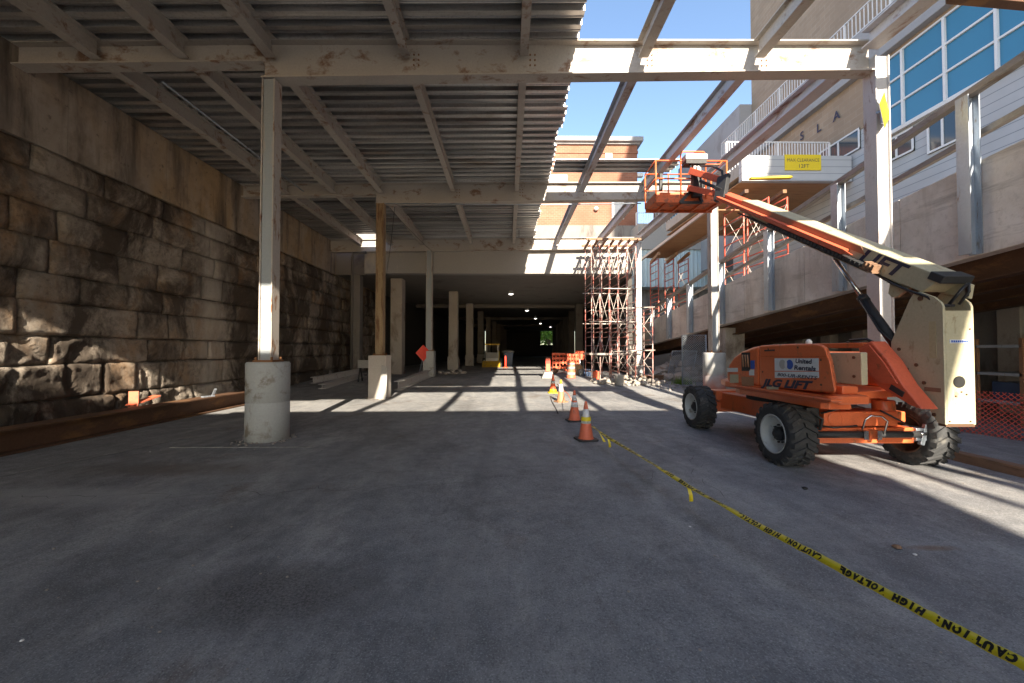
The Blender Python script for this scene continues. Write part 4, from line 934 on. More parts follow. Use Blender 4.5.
# counterweight arm (cream) and the bent orange link
m = MB(); m.extrude([(4.6, 5.14, 1.19), (4.6, 6.9, 1.17), (4.6, 6.9, 1.60), (4.6, 5.14, 1.62)], (.13, .05, 0)); am = m.build('tower_boom', 'cream', LFT, bevel=.015)
m = MB()
for y, z in ((5.6, 1.45), (5.25, 1.3), (5.25, 1.55)): m.lathe([(.02, 0), (.02, .012)], (4.6, y, z), (-1, 0, 0), 10)
m.build('pin', 'rust', am)
lp = [(861, 347), (874, 341), (890, 360), (905, 385), (925, 410), (913, 406), (881, 387), (864, 365)]
lk = MB().extrude([HP(a_, b_, 4.95) for a_, b_ in lp], (.21, 0, 0)).build('upright_link', 'red_arm', LFT, bevel=.015)
m = MB(); m.box(4.95, 5.12, 5.5, 6.9, 1.68, 1.755); m.build('link_bar', 'orange', LFT, bevel=.01)
q = [HP(a_, b_, 4.935) for a_, b_ in ((862, 349), (872, 345), (886, 362), (900, 384), (882, 384), (866, 364))]
MB().extrude(q, (.02, 0, 0)).build('link_cover', 'red_arm', lk, bevel=.006)
m = MB(); m.tube([(4.98, 5.75, 1.79), (5.05, 5.55, 1.80), (5.12, 5.40, 1.70), (5.15, 5.28, 1.52)], .02, 10); m.tube([(4.98, 5.8, 1.76), (5.08, 5.5, 1.75), (5.15, 5.33, 1.6)], .016, 10); m.build('hose', 'hose', LFT)
MB().bar(HP(893, 387, 4.944), HP(906, 395, 4.944), .01, .07, up=(0, .7, .7)).build('slot', 'black', lk)
# orange plate in front of the slew ring, lit
m = MB(); m.box(4.14, 4.34, 4.9, 5.1, 1.102, 1.20); m.build('ballast', 'orange', LFT, bevel=.012)
# upright mast
MX0, MX1 = 5.2, 5.57
pr = [(4.79, .77), (4.70, .76), (4.70, 2.17), (4.72, 2.22), (4.80, 2.30), (4.97, 2.39), (5.04, 2.375), (5.09, 2.31), (5.355, 1.757), (5.355, 1.68)]
m = MB(); m.extrude([(MX0, y, z) for y, z in pr], (.03, 0, 0)); m.extrude([(MX1 - .03, y, z) for y, z in pr], (.03, 0, 0)); ms_ = m.build('upright', 'cream', LFT, bevel=.006)
m = MB(); m.box(MX0 + .031, MX1 - .031, 4.702, 4.73, .77, 2.12); m.extrude([(MX0 + .031, 4.9, .95), (MX0 + .031, 5.33, 1.70), (MX0 + .031, 5.30, 1.72), (MX0 + .031, 4.86, .98)], (.308, 0, 0)); m.build('back_plate', 'cream', ms_)
m = MB(); m.lathe([(.07, 0), (.07, .006)], (5.375, 4.70, 1.27), (0, -1, 0), 24); m.build('hole', 'ink', ms_)
m = MB()
for x, z in ((5.33, 1.1), (5.46, 1.12), (5.40, 1.15), (5.52, 1.9), (5.25, .8), (5.5, .8)): m.lathe([(.010, 0), (.010, .006)], (x, 4.70, z), (0, -1, 0), 8)
for y, z in ((5.24, 1.66), (5.02, 1.46), (5.14, 1.40), (4.82, .86), (4.93, 1.24)): m.lathe([(.022, 0), (.022, .012)], (MX0, y, z), (-1, 0, 0), 12)
m.lathe([(.03, 0), (.03, .014)], (MX0, 4.95, 2.30), (-1, 0, 0), 14); m.build('pin', 'rust', ms_)
o = MB().box(5.27, 5.50, 4.694, 4.6995, 1.73, 1.775).build('notice', 'sticker', ms_); m = MB(); 
for k in range(8): m.box(5.285 + k * .026, 5.302 + k * .026, 4.690, 4.6935, 1.74, 1.765)
m.build('lettering', 'blue', o)
MB().box(MX0 - .004, MX0 - .0005, 4.74, 4.93, 1.14, 1.19).build('notice', 'timber', ms_)
MB().box(MX0 - .003, MX0 - .0005, 4.78, 4.86, 1.55, 2.0).build('worn_patch', paint('worn_cream', (.48, .42, .25), .6), ms_)
MB().box(MX0 + .01, MX1 - .01, 4.705, 4.79, .735, .765).build('foot_plate', 'rust', ms_)
# telescopic boom
BD, BU = V((0, .8537, .5207)), V((0, -.5207, .8537)); B0 = V((0, 4.71, 2.535))
def BP(x, s, v): return B0 + V((x, 0, 0)) + BD * s + BU * v * .70
def bbox(m, x0, x1, s0, s1, v0, v1):
    return m.extrude([BP(x0, s0, v0), BP(x1, s0, v0), BP(x1, s0, v1), BP(x0, s0, v1)], BD * (s1 - s0))
m = MB(); m.extrude([BP(5.21, -.03, 0), BP(5.21, .12, -.37), BP(5.21, .5, -.40), BP(5.21, 4.7, -.36), BP(5.21, 4.7, 0)], (.35, 0, 0)); bo = m.build('boom', 'cream', LFT, bevel=.012)
m = MB(); bbox(m, 5.25, 5.52, 4.6, 5.85, -.32, -.05); m.build('inner_boom', 'red_arm', LFT, bevel=.01)
m = MB(); m.extrude([BP(5.203, 1.25, -.02), BP(5.203, 1.12, -.15), BP(5.203, 4.69, -.15), BP(5.203, 4.69, -.02)], (.006, 0, 0)); m.build('stripe', 'decal', bo)
m = MB(); bbox(m, 5.10, 5.20, 1.42, 5.7, -.26, -.15); m.extrude([BP(5.10, 1.42, -.15), BP(5.10, 1.22, -.19), BP(5.10, 1.42, -.26)], (.02, 0, 0)); m.build('cable_channel', 'red_arm', LFT, bevel=.008)
m = MB(); s = .95
while s < 3.4: bbox(m, 5.09, 5.2, s, s + .065, -.355, -.275); s += .085
bbox(m, 5.12, 5.16, .9, 4.6, -.39, -.36); m.build('cable_track', 'black', LFT)
m = MB()
for k in range(3): bbox(m, 5.08, 5.20, .78 + k * .07, .82 + k * .07, -.34, -.20)
bbox(m, 5.08, 5.2, .76, 1.0, -.36, -.33); m.build('track_bracket', 'timber', LFT)
m = MB(); bbox(m, 5.23, 5.54, 1.0, 4.4, -.47, -.41); m.build('boom_rail', 'cream', LFT, bevel=.006)
m = MB(); m.text('LIFT', BP(5.209, 1.22, -.30), -BD, BU, .27, .3, .03, .003, .80); m.text('JLG', BP(5.209, 2.2, -.30), -BD, BU, .27, .3, .03, .003, .66); m.build('lettering', 'navy', bo, recalc=False)
m = MB(); bbox(m, 5.195, 5.57, -.04, .14, -.12, .02); m.build('end_cap', 'black', LFT, bevel=.01)
m = MB(); m.extrude([BP(5.5, -.1, -.1), BP(5.5, -.16, -.32), BP(5.5, .2, -.42), BP(5.5, .3, -.1)], (.05, 0, 0)); m.build('end_lug', 'cream', LFT, bevel=.008)
m = MB(); m.extrude([BP(5.24, .3, -.36), BP(5.24, .62, -.40), BP(5.24, .56, -.66), BP(5.24, .48, -.70), BP(5.24, .42, -.66)], (.05, 0, 0)); m.build('knuckle_plate', 'cream', LFT, bevel=.01)
m = MB()
for k in range(4):
    x = 5.205 + .02 * k; m.tube([BP(x, .85, -.40 - .01 * k), BP(x, .55, -.44), BP(x - .02, .25, -.42 - .02 * k), BP(x, .02, -.40), BP(x + .03, -.12, -.48), (x + .05, 4.68, 2.18)], .016, 8)
m.build('hose', 'hose', LFT)
m = MB(); m.tube([(5.3, 4.72, 2.2), (5.33, 4.62, 2.35), (5.40, 4.62, 2.42), (5.5, 4.7, 2.3)], .018, 8); m.tube([(5.42, 4.72, 2.2), (5.43, 4.62, 2.34), (5.46, 4.65, 2.44)], .016, 8); m.build('hose', 'hose', LFT)
m = MB(); a = V((5.3, 5.32, 1.62)); b = P(835, 259, 6.35); d = b - a; m.tube([a, a + d * .52], .062, 16); m.tube([a + d * .50, a + d * .55], .07, 16); lc = m.build('lift_cylinder', 'black', LFT)
MB().tube([a + d * .55, b], .032, 12).build('rod', 'chrome', lc)
m = MB(); m.tube([a + V((-.07, 0, .1)), a + d * .2 + V((-.09, 0, 0)), a + d * .5 + V((-.07, 0, .02))], .014, 8); m.build('hose', 'hose', lc)
# jib and platform
m = MB(); m.bar(P(724, 181, 9.75), P(691, 171, 10.72), .16, .16); m.bar(P(722, 195, 9.7), P(689, 188, 10.72), .14, .14); m.build('jib', 'red_arm', LFT, bevel=.012)
m = MB(); m.bar(P(724, 176, 9.7), P(720, 200, 9.65), .3, .12); m.bar(P(722, 190, 9.62), P(700, 181, 10.3), .07, .07); m.tube([P(700, 166, 10.6), P(712, 166, 10.2), P(722, 171, 9.8), P(724, 188, 9.6)], .03, 8); m.build('jib_bracket', 'black', LFT, bevel=.01)
PX0, PX1, PY0, PY1, PZ = 4.08, 6.05, 10.85, 11.7, 5.78
m = MB(); m.box(PX0, PX1, PY0, PY1, PZ, PZ + .05)
for x in (PX0 + .3, PX0 + .75, PX0 + 1.3, PX0 + 1.75): m.box(x, x + .06, PY0 + .03, PY1 - .03, PZ - .06, PZ)
m.box(PX0, PX1, PY0 + .0, PY0 + .06, PZ - .06, PZ); m.box(PX0, PX1, PY1 - .06, PY1, PZ - .06, PZ)
pf = m.build('platform', 'orange_dirty', LFT)
m = MB(); t = .012
for y in (PY0, PY1 - t): m.box(PX0 + .01, PX1 - .01, y + .003, y + t, PZ + .055, PZ + .22)
for x in (PX0, PX1 - t): m.box(x + .003, x + t, PY0 + .03, PY1 - .03, PZ + .055, PZ + .22)
m.build('toe_board', 'orange_dirty', pf)
m = MB(); zt = PZ + 1.1; zm = PZ + .6; tr = .022
for z in (zt, zm): m.tube([(PX0, PY0, z), (PX0, PY1, z), (PX1, PY1, z), (PX1, PY0, z), (PX0, PY0, z)], tr, 8)
for x in (PX0, PX0 + .69, PX0 + 1.38, PX1):
    for y in (PY0, PY1): m.tube([(x, y, PZ + .05), (x, y, zt)], tr, 8)
m.tube([(PX0 + .69, PY0, zt), (PX0 + .69, PY0, zt + .18), (PX0 + .75, PY0, zt + .25), (PX0 + 1.32, PY0, zt + .25), (PX0 + 1.38, PY0, zt + .18), (PX0 + 1.38, PY0, zt)], tr, 8)
m.tube([(PX0 + 1.38, PY0, zt - .1), (PX1 - .2, PY0, zt - .1), (PX1 - .12, PY0, zt)], tr * .8, 8); m.build('guard_rail', 'orange', pf)
m = MB(); m.box(PX0 + .74, PX0 + 1.34, PY0 - .22, PY0 + .1, zt - .06, zt + .10); cb = m.build('control_box', 'machine_grey', pf, bevel=.02)
m = MB(); m.box(PX0 + .76, PX0 + 1.32, PY0 - .2, PY0 + .08, zt - .16, zt - .062); m.tube([(PX0 + .9, PY0 - .1, zt - .1), (PX0 + .95, PY0 - .15, zt - .5), (PX0 + 1.05, PY0 - .1, PZ + .1)], .025, 8); m.tube([(PX0 + 1.1, PY0 - .1, zt - .1), (PX0 + 1.05, PY0 - .15, zt - .45), (PX0 + 1.15, PY0 - .1, PZ + .05)], .02, 8); m.build('control_column', 'black', pf); MB().box(PX0 + .12, PX0 + .2, PY0 + .02, PY0 + .1, PZ + .3, PZ + .75).build('tool_holder', 'black', pf)
MB().box(PX0 + 1.0, PX0 + 1.2, PY0 - .12, PY0 - .02, zt - .4, zt - .18).build('document_box', 'white', pf, bevel=.01)
m = MB(); c = V((PX0 + 1.0, PY0 - .04, PZ)); m.bar(c + V((0, -.05, .3)), c + V((-.35, 0, -.08)), .06, .08); m.bar(c + V((.1, -.05, .3)), c + V((.25, 0, -.08)), .06, .08); m.bar(c + V((-.35, 0, -.08)), c + V((.25, 0, -.08)), .06, .06); m.box(c.x - .05, c.x + .2, c.y - .15, c.y, PZ + .05, PZ + .75); m.build('platform_mount', 'black', pf)

# ================================================================== scaffolds
def scaffold(label, loc, frames, ybays, z0, levels, lh, plank=None, braces=True, rungs=4, red='scaf_red'):
    r = thing('scaffold', loc, label, 'scaffold', None)
    for (x, y0, y1) in frames:
        for k in range(levels):
            m = MB(); za = z0 + k * lh + .012; zb = za + lh - .02; t = .022 if red == 'scaf_red' else .03
            m.tube([(x, y0, za), (x, y0, zb)], t, 7); m.tube([(x, y1, za), (x, y1, zb)], t, 7)
            m.tube([(x, y0 + .01, zb - .03), (x, y1 - .01, zb - .03)], t * .9, 6)
            yi = y0 + (y1 - y0) * .27; 
            for q in range(rungs):
                z = za + (zb - za) * (q + .35) / rungs; m.tube([(x, y0 + .01, z), (x, y1 - .01, z)], t * .8, 6)
            m.build('frame', red, r)
        for y in (y0, y1): MB().lathe([(.07, 0), (.07, .012), (.02, .014), (.02, .2)], (x, y, z0 - .18), n=8).build('base_jack', 'scaf_zinc', r)
    if braces:
        for (xa, ya0, ya1), (xb, yb0, yb1) in zip(frames[:-1], frames[1:]):
            for k in range(levels):
                za = z0 + k * lh + .25; zb = za + lh - .5
                for ya, yb in (((ya0, yb0),) if levels > 2 else ((ya0, yb0), (ya1, yb1))):
                    m = MB(); m.tube([(xa, ya, za), (xb, yb, zb)], .010, 6); m.tube([(xa, ya + .02, zb), (xb, yb + .02, za)], .010, 6)
                    m.build('cross_brace', 'scaf_zinc', r)
    return r
g0 = gz(19.3)
sa = scaffold('tall red scaffold tower shoring the right corner of the tunnel mouth', (5, 19.3, g0),
         [(3.92, 18.6, 20.1), (4.35, 18.75, 20.2), (4.75, 18.6, 20.1), (5.2, 18.75, 20.2), (5.62, 18.6, 20.1), (6.05, 18.7, 20.2)], None, g0 + .2, 3, 2.08, rungs=5)
m = MB()
for z in (g0 + 1.15, g0 + 1.2, g0 + 4.25, g0 + 2.7):
    for y in (18.55, 20.2): m.tube([(3.8, y, z + .02), (6.2, y, z)], .024, 6)
m.build('ledger', 'scaf_zinc', sa)
m = MB(); z = g0 + 6.46
for i in range(7): x = 3.8 + i * .38; m.bar((x, 18.3, z + .06), (x + .1, 20.3, z + .06), .09, .1)
m.bar((3.7, 18.7, z + .17), (6.3, 18.7, z + .17), .1, .1); m.bar((3.7, 19.9, z + .17), (6.3, 19.9, z + .17), .1, .1); m.build('plank', 'timber', sa)
g1 = gz(17.6)
sb = scaffold('low pink scaffold of two frames standing in front of the tall tower', (5.5, 17.6, g1), [(4.75, 17.2, 18.3), (5.55, 17.3, 18.35), (6.2, 17.0, 18.1)], None, g1 + .2, 2, 1.55, rungs=4)
m = MB()
for z in (g1 + 1.4, g1 + 3.25): m.tube([(4.6, 17.15, z), (6.3, 17.0, z + .06)], .024, 6)
m.build('ledger', 'scaf_zinc', sb)
def ramp_floor(y): return rb_(y) + .57
z = ramp_floor(24)
sc = scaffold('far red scaffold on the ramp before the pale blue siding', (9.6, 23.6, z), [(8.75, 23.0, 24.3), (9.65, 23.0, 24.3), (10.5, 23.0, 24.3)], None, z + .18, 2, 2.2, rungs=5, red='scaf_orange')
m = MB(); zq = z + 4.66
for x in (8.7, 9.7, 10.4): m.bar((x - .2, 22.2, zq), (x + .2, 24.6, zq), .12, .16)
m.build('plank', 'wood', sc)
z = ramp_floor(16.4)
sd = scaffold('near red scaffold on the ramp under the edge of the white canopy', (10.2, 16.4, z), [(9.35, 15.6, 17.0), (10.35, 15.6, 17.0), (11.1, 15.6, 17.0)], None, z + .18, 2, 2.25, rungs=5, red='scaf_orange')
zq = z + 4.78
for x in (9.4, 10.9): MB().bar((x - .1, 15.3, zq), (x + .1, 16.95, zq), .14, .14).build('joist', 'rust', sd)
a = P(750, 178.5, 16.0); b = P(791, 177.5, 16.0); MB().bar(a, b, .2, .08).build('plank', 'yellow', sd, bevel=.01)
# long formwork soffit left of the canopy
o = thing('formwork_deck', (9, 19, 8), 'plywood formwork panel sloping out left of the white canopy', 'formwork')
q = [P(652, 245, 25.5), P(727, 190, 17.5), P(742, 205, 17.9), P(700, 243, 26)]
q = [V((8.3, 16.6, 7.55)), V((10.3, 16.6, 7.55)), V((10.3, 25.4, 7.55)), V((8.6, 25.4, 7.55))]
MB().extrude(q, (0, 0, .03)).build('plywood', 'wood', o)
m = MB()
for i in range(2): m.bar((8.28 + .0 + 1.9 * i, 16.4, 7.47), (8.6 + 1.6 * i, 25.6, 7.47), .1, .14)
m.build('stringer', 'scaf_zinc', o)

# ================================================================== cones and barriers
def cone(px, py, label, h=0.71, bands=((.30, .44, 'reflective'), (.47, .58, 'reflective')), mat='cone', base='black', lean=0, group='traffic cones along the caution tape'):
    d = P(px, py, 1.0); Y = 8.0
    for _ in range(8): Y = (CAMZ - gz(Y)) / (CAMZ - d.z)
    p = P(px, py, Y); p.z = gz(Y); k = h / .71
    r = thing('traffic_cone', p, label, 'traffic cone', group)
    rad = lambda z: (.135 - .112 * (z - .03) / .67) * k
    m = MB(); m.lathe([(rad(.03) * 1.12, .03 * k), (rad(.05), .05 * k), (rad(.69), .69 * k), (rad(.70) * .8, .705 * k), (.008, .71 * k)], p, n=24); m.build('body', mat, r)
    m = MB(); a = .185 * k; m.extrude([p + V((x, y, .002)) for x, y in ((-a, -a * .8), (-a * .8, -a), (a * .8, -a), (a, -a * .8), (a, a * .8), (a * .8, a), (-a * .8, a), (-a, a * .8))], (0, 0, .032 * k)); b = m.build('base', base, r, bevel=.006)
    r.rotation_euler = (0, lean, random.uniform(0, .6))
    for z0, z1, bm_ in bands:
        m = MB(); m.lathe([(rad(z0) + .003, z0 * k), (rad(z1) + .003, z1 * k)], p, n=24); m.build('band', bm_, r)
    return r, p
cA, pA = cone(586, 440, 'nearest dusty traffic cone with yellow caution tape tied around it', mat='cone_pink', bands=((.31, .57, 'reflective'),))
m = MB(); m.lathe([(.092, .355), (.094, .38), (.088, .425), (.084, .43)], pA, n=20, caps=False); m.build('tied_tape', 'tape', cA)
cone(574.5, 421, 'faded pinkish traffic cone with two reflective bands, second nearest', mat='cone_pink', bands=((.33, .44, 'reflective'), (.48, .60, 'reflective')))
cone(561, 402, 'pale orange traffic cone with a yellow tip and one white band', mat='decal', bands=((.34, .56, 'white'), (.60, .70, 'yellow')), base='decal')
cone(553, 393, 'bright orange traffic cone farthest along the caution tape', mat='cone', bands=((.36, .46, 'machine_grey'), (.04, .14, 'yellow')), base='yellow')
# delineator with a heavy pale base
d = P(548, 379.5, 1.0); p = P(548, 379.5, 19.4); p.z = gz(19.4)
r = thing('traffic_delineator', p, 'tall red topped delineator post on a heavy pale block', 'delineator')
m = MB(); m.extrude([p + V(q) for q in ((-.32, -.2, 0), (.26, -.2, 0), (.2, -.2, .34), (-.2, -.2, .3))], (0, .4, 0)); m.build('base', 'fascia', r, bevel=.02)
m = MB(); m.box(p.x - .11, p.x + .11, p.y - .05, p.y + .05, p.z + .33, p.z + 1.0); m.build('panel', 'cone_pink', r, bevel=.02)
m = MB(); m.box(p.x - .112, p.x + .112, p.y - .055, p.y + .055, p.z + .72, p.z + .9); m.build('band', 'redsign', r)
# drum
p = P(571, 378, 19.6); p.z = gz(19.6)
r = thing('traffic_drum', p, 'pale scuffed traffic drum before the orange barriers', 'traffic drum')
MB().lathe([(.24, 0), (.22, .03), (.2, .4), (.19, .78), (.15, .82), (.05, .83)], p, n=24).build('body', 'cone_pink', r)
for z0, z1 in ((.12, .28), (.42, .56), (.64, .74)): MB().lathe([(.218 - z0 * .03, z0), (.218 - z1 * .03, z1)], p, n=24).build('band', 'fascia', r)
# orange barriers and sign
def barricade(x, y, w, h, label, rz):
    r = thing('plastic_barricade', (x, y, gz(y)), label, 'barricade', 'orange barricades by the tunnel mouth')
    z = gz(y); m = MB(); n = 4
    for i in range(n + 1): q = x - w / 2 + (w - .08) * i / n; m.box(q, q + .08, y - .04, y + .04, z + .1, z + h)
    for k in (0.12, .45, .72, h - .1): m.box(x - w / 2, x + w / 2, y - .045, y + .045, z + k, z + k + .16)
    m.build('panel', 'cone', r, bevel=.01)
    m = MB()
    for q in (x - w / 2 + .1, x + w / 2 - .15): m.box(q, q + .06, y - .3, y + .3, z, z + .1)
    m.build('foot', 'cone', r)
barricade(3.4, 26.2, 1.0, 1.1, 'bright orange plastic barricade left of the pale drum', 0)
barricade(4.05, 24.6, .75, 1.05, 'orange plastic barricade behind the pale drum', 0)
p = P(580, 362, 25); 
r = thing('warning_board', (p.x, p.y, gz(25)), 'square orange warning board on a stand beside the scaffold tower', 'sign')
MB().box(p.x - .28, p.x + .28, 25, 25.03, p.z + .15, p.z + .72).build('board', 'cone', r, bevel=.01)
m = MB(); m.bar((p.x - .2, 25.05, p.z + .3), (p.x - .3, 25.4, gz(25)), .03, .03); m.bar((p.x + .2, 25.05, p.z + .3), (p.x + .3, 25.4, gz(25)), .03, .03); m.bar((p.x, 25.05, p.z + .3), (p.x, 24.8, gz(25)), .03, .03); m.build('stand', 'galv', r)
p = P(505.5, 367, 30.2); p.z = gz(30)
r = thing('traffic_delineator', p, 'small orange delineator beside the compact loader', 'delineator')
MB().lathe([(.16, 0), (.15, .05), (.07, .08), (.06, .9), (.04, .93)], p, n=16).build('post', 'redsign', r); MB().lathe([(.2, 0), (.2, .06)], p, n=8).build('base', 'cone', r)

# ================================================================== caution tape
def ribbon(pts, w, mat, name, label, ups, parent=None):
    m = MB(); pts = [V(p) for p in pts]; vs = []
    for i, p in enumerate(pts):
        u = V(ups(i / (len(pts) - 1))).normalized() * w / 2; vs += [p - u, p + u]
    m.add(vs, [(2 * i, 2 * i + 1, 2 * i + 3, 2 * i + 2) for i in range(len(pts) - 1)], True)
    return m
tp = thing('caution_tape', (1.7, 4.0, 0), 'yellow caution tape with black lettering stretched from the nearest cone across the pavement', 'tape')
# path measured in the photograph, turned into depths along the stretched tape
path = [(592, 426), (608, 437.5), (650, 462), (688, 486), (760, 526), (800, 547), (848, 573), (900, 600), (950, 626.5), (1000, 652), (1060, 683)]
xa, xb = 592, 1060; Ya, Yb = pA.y - .05, 1.55; TP = []
for px, py in path:
    t = (px - xa) / (xb - xa); Y = 1 / ((1 - t) / Ya + t / Yb); TP.append(P(px, py, Y))
dense = []
for a, b in zip(TP[:-1], TP[1:]):
    for k in range(6): dense.append(a.lerp(b, k / 6))
dense.append(TP[-1])
rnd = random.Random(77); dense = [p + V((0, 0, rnd.uniform(-.0035, .0035))) for p in dense]
tl = (TP[-1] - TP[0]).normalized()
side = tl.cross(V((0, 0, 1))).normalized()
def tw(t):
    a = R(8) + R(75) * max(0, 1 - t / .62) ** 0.7 * (0.6 + .4 * math.sin(t * 30)); vv = (V((0, 0, 1)) * math.cos(R(60)) - side * math.sin(R(60))); return vv
def ups(t):
    # near the camera the tape lies half flat and shows its face; farther off it is twisted edge-on
    ang = R(35) if t > .55 else R(35) + R(62) * min(1, (1 - t / .55) * 2.2) * (0.7 + .3 * math.sin(t * 40))
    ang += .10 * math.sin(t * 61) + .07 * math.sin(t * 143 + 1)
    up = V((0, 0, 1)) - tl * tl.z; up.normalize(); return up * math.cos(ang) - side * math.sin(ang)
m = ribbon(dense, .048, 'tape', '', '', ups); tb_ = m.build('ribbon', 'tape', tp, recalc=False)
s_ = tb_.modifiers.new('thickness', 'SOLIDIFY'); s_.thickness = .0006
# lettering reads from the far side, so it stands upside down from here
m = MB(); a, b = TP[3], TP[-1]
def along(s0, txt, width, L_=None):
    # place text along the polyline starting s0 metres before the near end, running away from the camera
    tot = 0; segs = []
    pts = dense[::-1]
    acc = [0]
    for p, q in zip(pts[:-1], pts[1:]): acc.append(acc[-1] + (q - p).length)
    def at(s):
        for i in range(len(acc) - 1):
            if acc[i + 1] >= s: return pts[i].lerp(pts[i + 1], (s - acc[i]) / (acc[i + 1] - acc[i])), 1 - (i + (s - acc[i]) / (acc[i + 1] - acc[i])) / (len(acc) - 1)
        return pts[-1], 0
    cw = width / len(txt)
    for i, ch in enumerate(txt):
        if ch == ' ': continue
        p, t = at(s0 + cw * i); q, _ = at(s0 + cw * (i + 1)); u = ups(t)
        rv = (q - p).normalized(); n_ = rv.cross(-u); kw = .90 if ch not in 'I:' else .30
        m.text(ch, p - (-u) * .0165 + rv * cw * (1 - kw) / 2, rv, -u, .047, 0, .085, .002, cw * kw)
s = .12
for k in range(7): along(s, 'CAUTION: HIGH VOLTAGE ', .84); s += .93
m.build('lettering', 'ink', tp, recalc=False)
for px, py, l in ((608, 437.5, .16), (688, 486, .16)):
    t = (px - xa) / (xb - xa); Y = 1 / ((1 - t) / Ya + t / Yb); q = P(px, py, Y)
    MB().add([q + V((-.015, 0, 0)), q + V((.02, 0, 0)), q + V((.035, -.03, -l * .5)), q + V((.0, -.02, -l * .55)), q + V((.045, -.02, -l * .95)), q + V((.012, 0, -l))], [(0, 1, 2, 3), (3, 2, 4, 5)]).build('loose_end', 'tape', tp, recalc=False)
q = P(599, 432, 7.2); MB().add([q, q + V((.14, -.05, -.2)), q + V((.12, -.05, -.26)), q + V((-.02, -.05, -.28)), q + V((-.01, -.05, -.24)), q + V((.08, -.05, -.2))], [(0, 1, 2, 5), (2, 3, 4, 5)]).build('loose_end', 'tape', tp, recalc=False)
MB().tube([P(557, 384, 14.2), P(562, 389, 13.4), P(568, 394, 12), P(573, 403, 9.5)], .012, 6).build('cord', 'cone_pink'); c_ = bpy.data.objects['cord.001'] if 'cord.001' in bpy.data.objects else bpy.data.objects['cord']
tag(c_, 'thin faded orange cord sagging between the middle traffic cones', 'cord')
q = [P(549, 394, 1), P(552, 402, 1), P(556, 409, 1), P(558, 414, 1)]
pts = []
for p in q: Y = CAMZ / (CAMZ - p.z); pts.append((p.x * Y, p.y * Y, .012))
tag(MB().tube(pts, .012, 6).build('cable', 'hose'), 'short black cable lying on the pavement left of the cones', 'cable')

# ================================================================== compact loader and bin by the tunnel
lx, ly, lz = -1.25, 31.6, .3
ld = thing('compact_loader', (lx, ly, lz), 'small yellow and grey compact loader parked just inside the tunnel', 'loader')
m = MB(); m.extrude([(lx - .5, ly - .2, lz + .35), (lx - .5, ly + 1.5, lz + .35), (lx - .5, ly + 1.5, lz + 1.1), (lx - .5, ly + .4, lz + 1.15), (lx - .5, ly - .2, lz + .7)], (1.0, 0, 0)); m.build('body', 'machine_grey', ld, bevel=.03)
m = MB()
for x in (lx - .48, lx + .44):
    for y in (ly + .1, ly + 1.2): m.bar((x, y, lz + 1.0), (x, y + .05, lz + 1.75), .06, .06)
m.build('cab_frame', 'machine_grey', ld)
MB().box(lx - .6, lx + .6, ly, ly + 1.4, lz + 1.75, lz + 1.86).build('roof', 'loader_yellow', ld, bevel=.03)
m = MB(); m.extrude([(lx - .75, ly - .9, lz + .02), (lx - .75, ly - .2, lz + .02), (lx - .75, ly - .2, lz + .42), (lx - .75, ly - .35, lz + .5)], (1.4, 0, 0)); m.build('bucket', 'loader_yellow', ld, bevel=.02)
for x in (lx - .62, lx + .52): MB().bar((x, ly + 1.3, lz + 1.2), (x, ly - .4, lz + .35), .1, .16).build('arm', 'yellow' if x > lx else 'machine_grey', ld, bevel=.01)
for x in (lx - .66, lx + .66):
    for y in (ly + .15, ly + 1.15):
        w = MB().lathe([(.2, -.1), (.34, -.11), (.36, -.06), (.36, .06), (.34, .11), (.2, .1)], (x, y, lz + .36), (1, 0, 0), 20).build('wheel', 'tyre', ld)
        MB().lathe([(.21, -.08), (.05, -.09), (.05, .09), (.21, .08)], (x, y, lz + .36), (1, 0, 0), 16, caps=False).build('rim', 'yellow', w)
bx, by = P(508.5, 365, 33.5).x, 33.5
r = thing('bin', (bx, by, .3), 'dark blue bin with a pale lid beside the compact loader', 'bin')
MB().extrude([(bx - .32, by - .35, .3), (bx + .32, by - .35, .3), (bx + .4, by - .4, 1.45), (bx - .4, by - .4, 1.45)], (0, .75, 0)).build('body', 'darkblue', r, bevel=.03)
MB().lathe([(.52, 0), (.52, .05), (.4, .14), (.1, .2)], (bx, by, 1.46), n=20).build('lid', 'fascia', r)

# ================================================================== things stored on the left
def lying(px0, py0, Y0, px1, py1, Y1, label, h=.3, w=.22, name='steel_beam', mat='steel_white', up=0):
    a, b = P(px0, py0, Y0), P(px1, py1, Y1); a.z = gz(Y0) + h / 2 + up; b.z = gz(Y1) + h / 2 + up
    tag(MB().ibeam(a, b, h, w, .03, .02).build(name, mat), label, 'steel beam', 'spare beams stored on the ground')
lying(313, 388, 16.4, 362, 380, 20.5, 'upper pale spare beam lying nearest the stone wall', .26, .22, up=.16)
lying(322, 391, 16.0, 364, 383, 20.2, 'lower pale spare beam lying on the ground by the stone wall', .2, .3)
lying(398, 391, 15.6, 428, 379, 20.0, 'pale spare beam lying right of the square pedestal', .36, .3)
m = MB(); a = P(384.5, 396, 13.4); m.extrude([(a.x - .16, 13.30, .0), (a.x + .08, 13.30, .0), (a.x + .08, 13.43, 1.08), (a.x - .12, 13.43, 1.15)], (0, .03, 0))
tag(m.build('white_board', 'fascia'), 'narrow white board leaning on the square concrete pedestal', 'board')
p = P(368, 384, 18.2); z = gz(18.2)
sh = thing('sawhorse', (p.x, 18.2, z), 'black sawhorse holding a pale panel beside the stone wall', 'sawhorse')
m = MB(); m.bar((p.x - .45, 18.2, z + .75), (p.x + .45, 18.2, z + .75), .08, .12)
for x in (p.x - .35, p.x + .35):
    for dy in (-.25, .25): m.bar((x, 18.2, z + .74), (x, 18.2 + dy, z), .05, .06)
m.build('frame', 'black', sh)
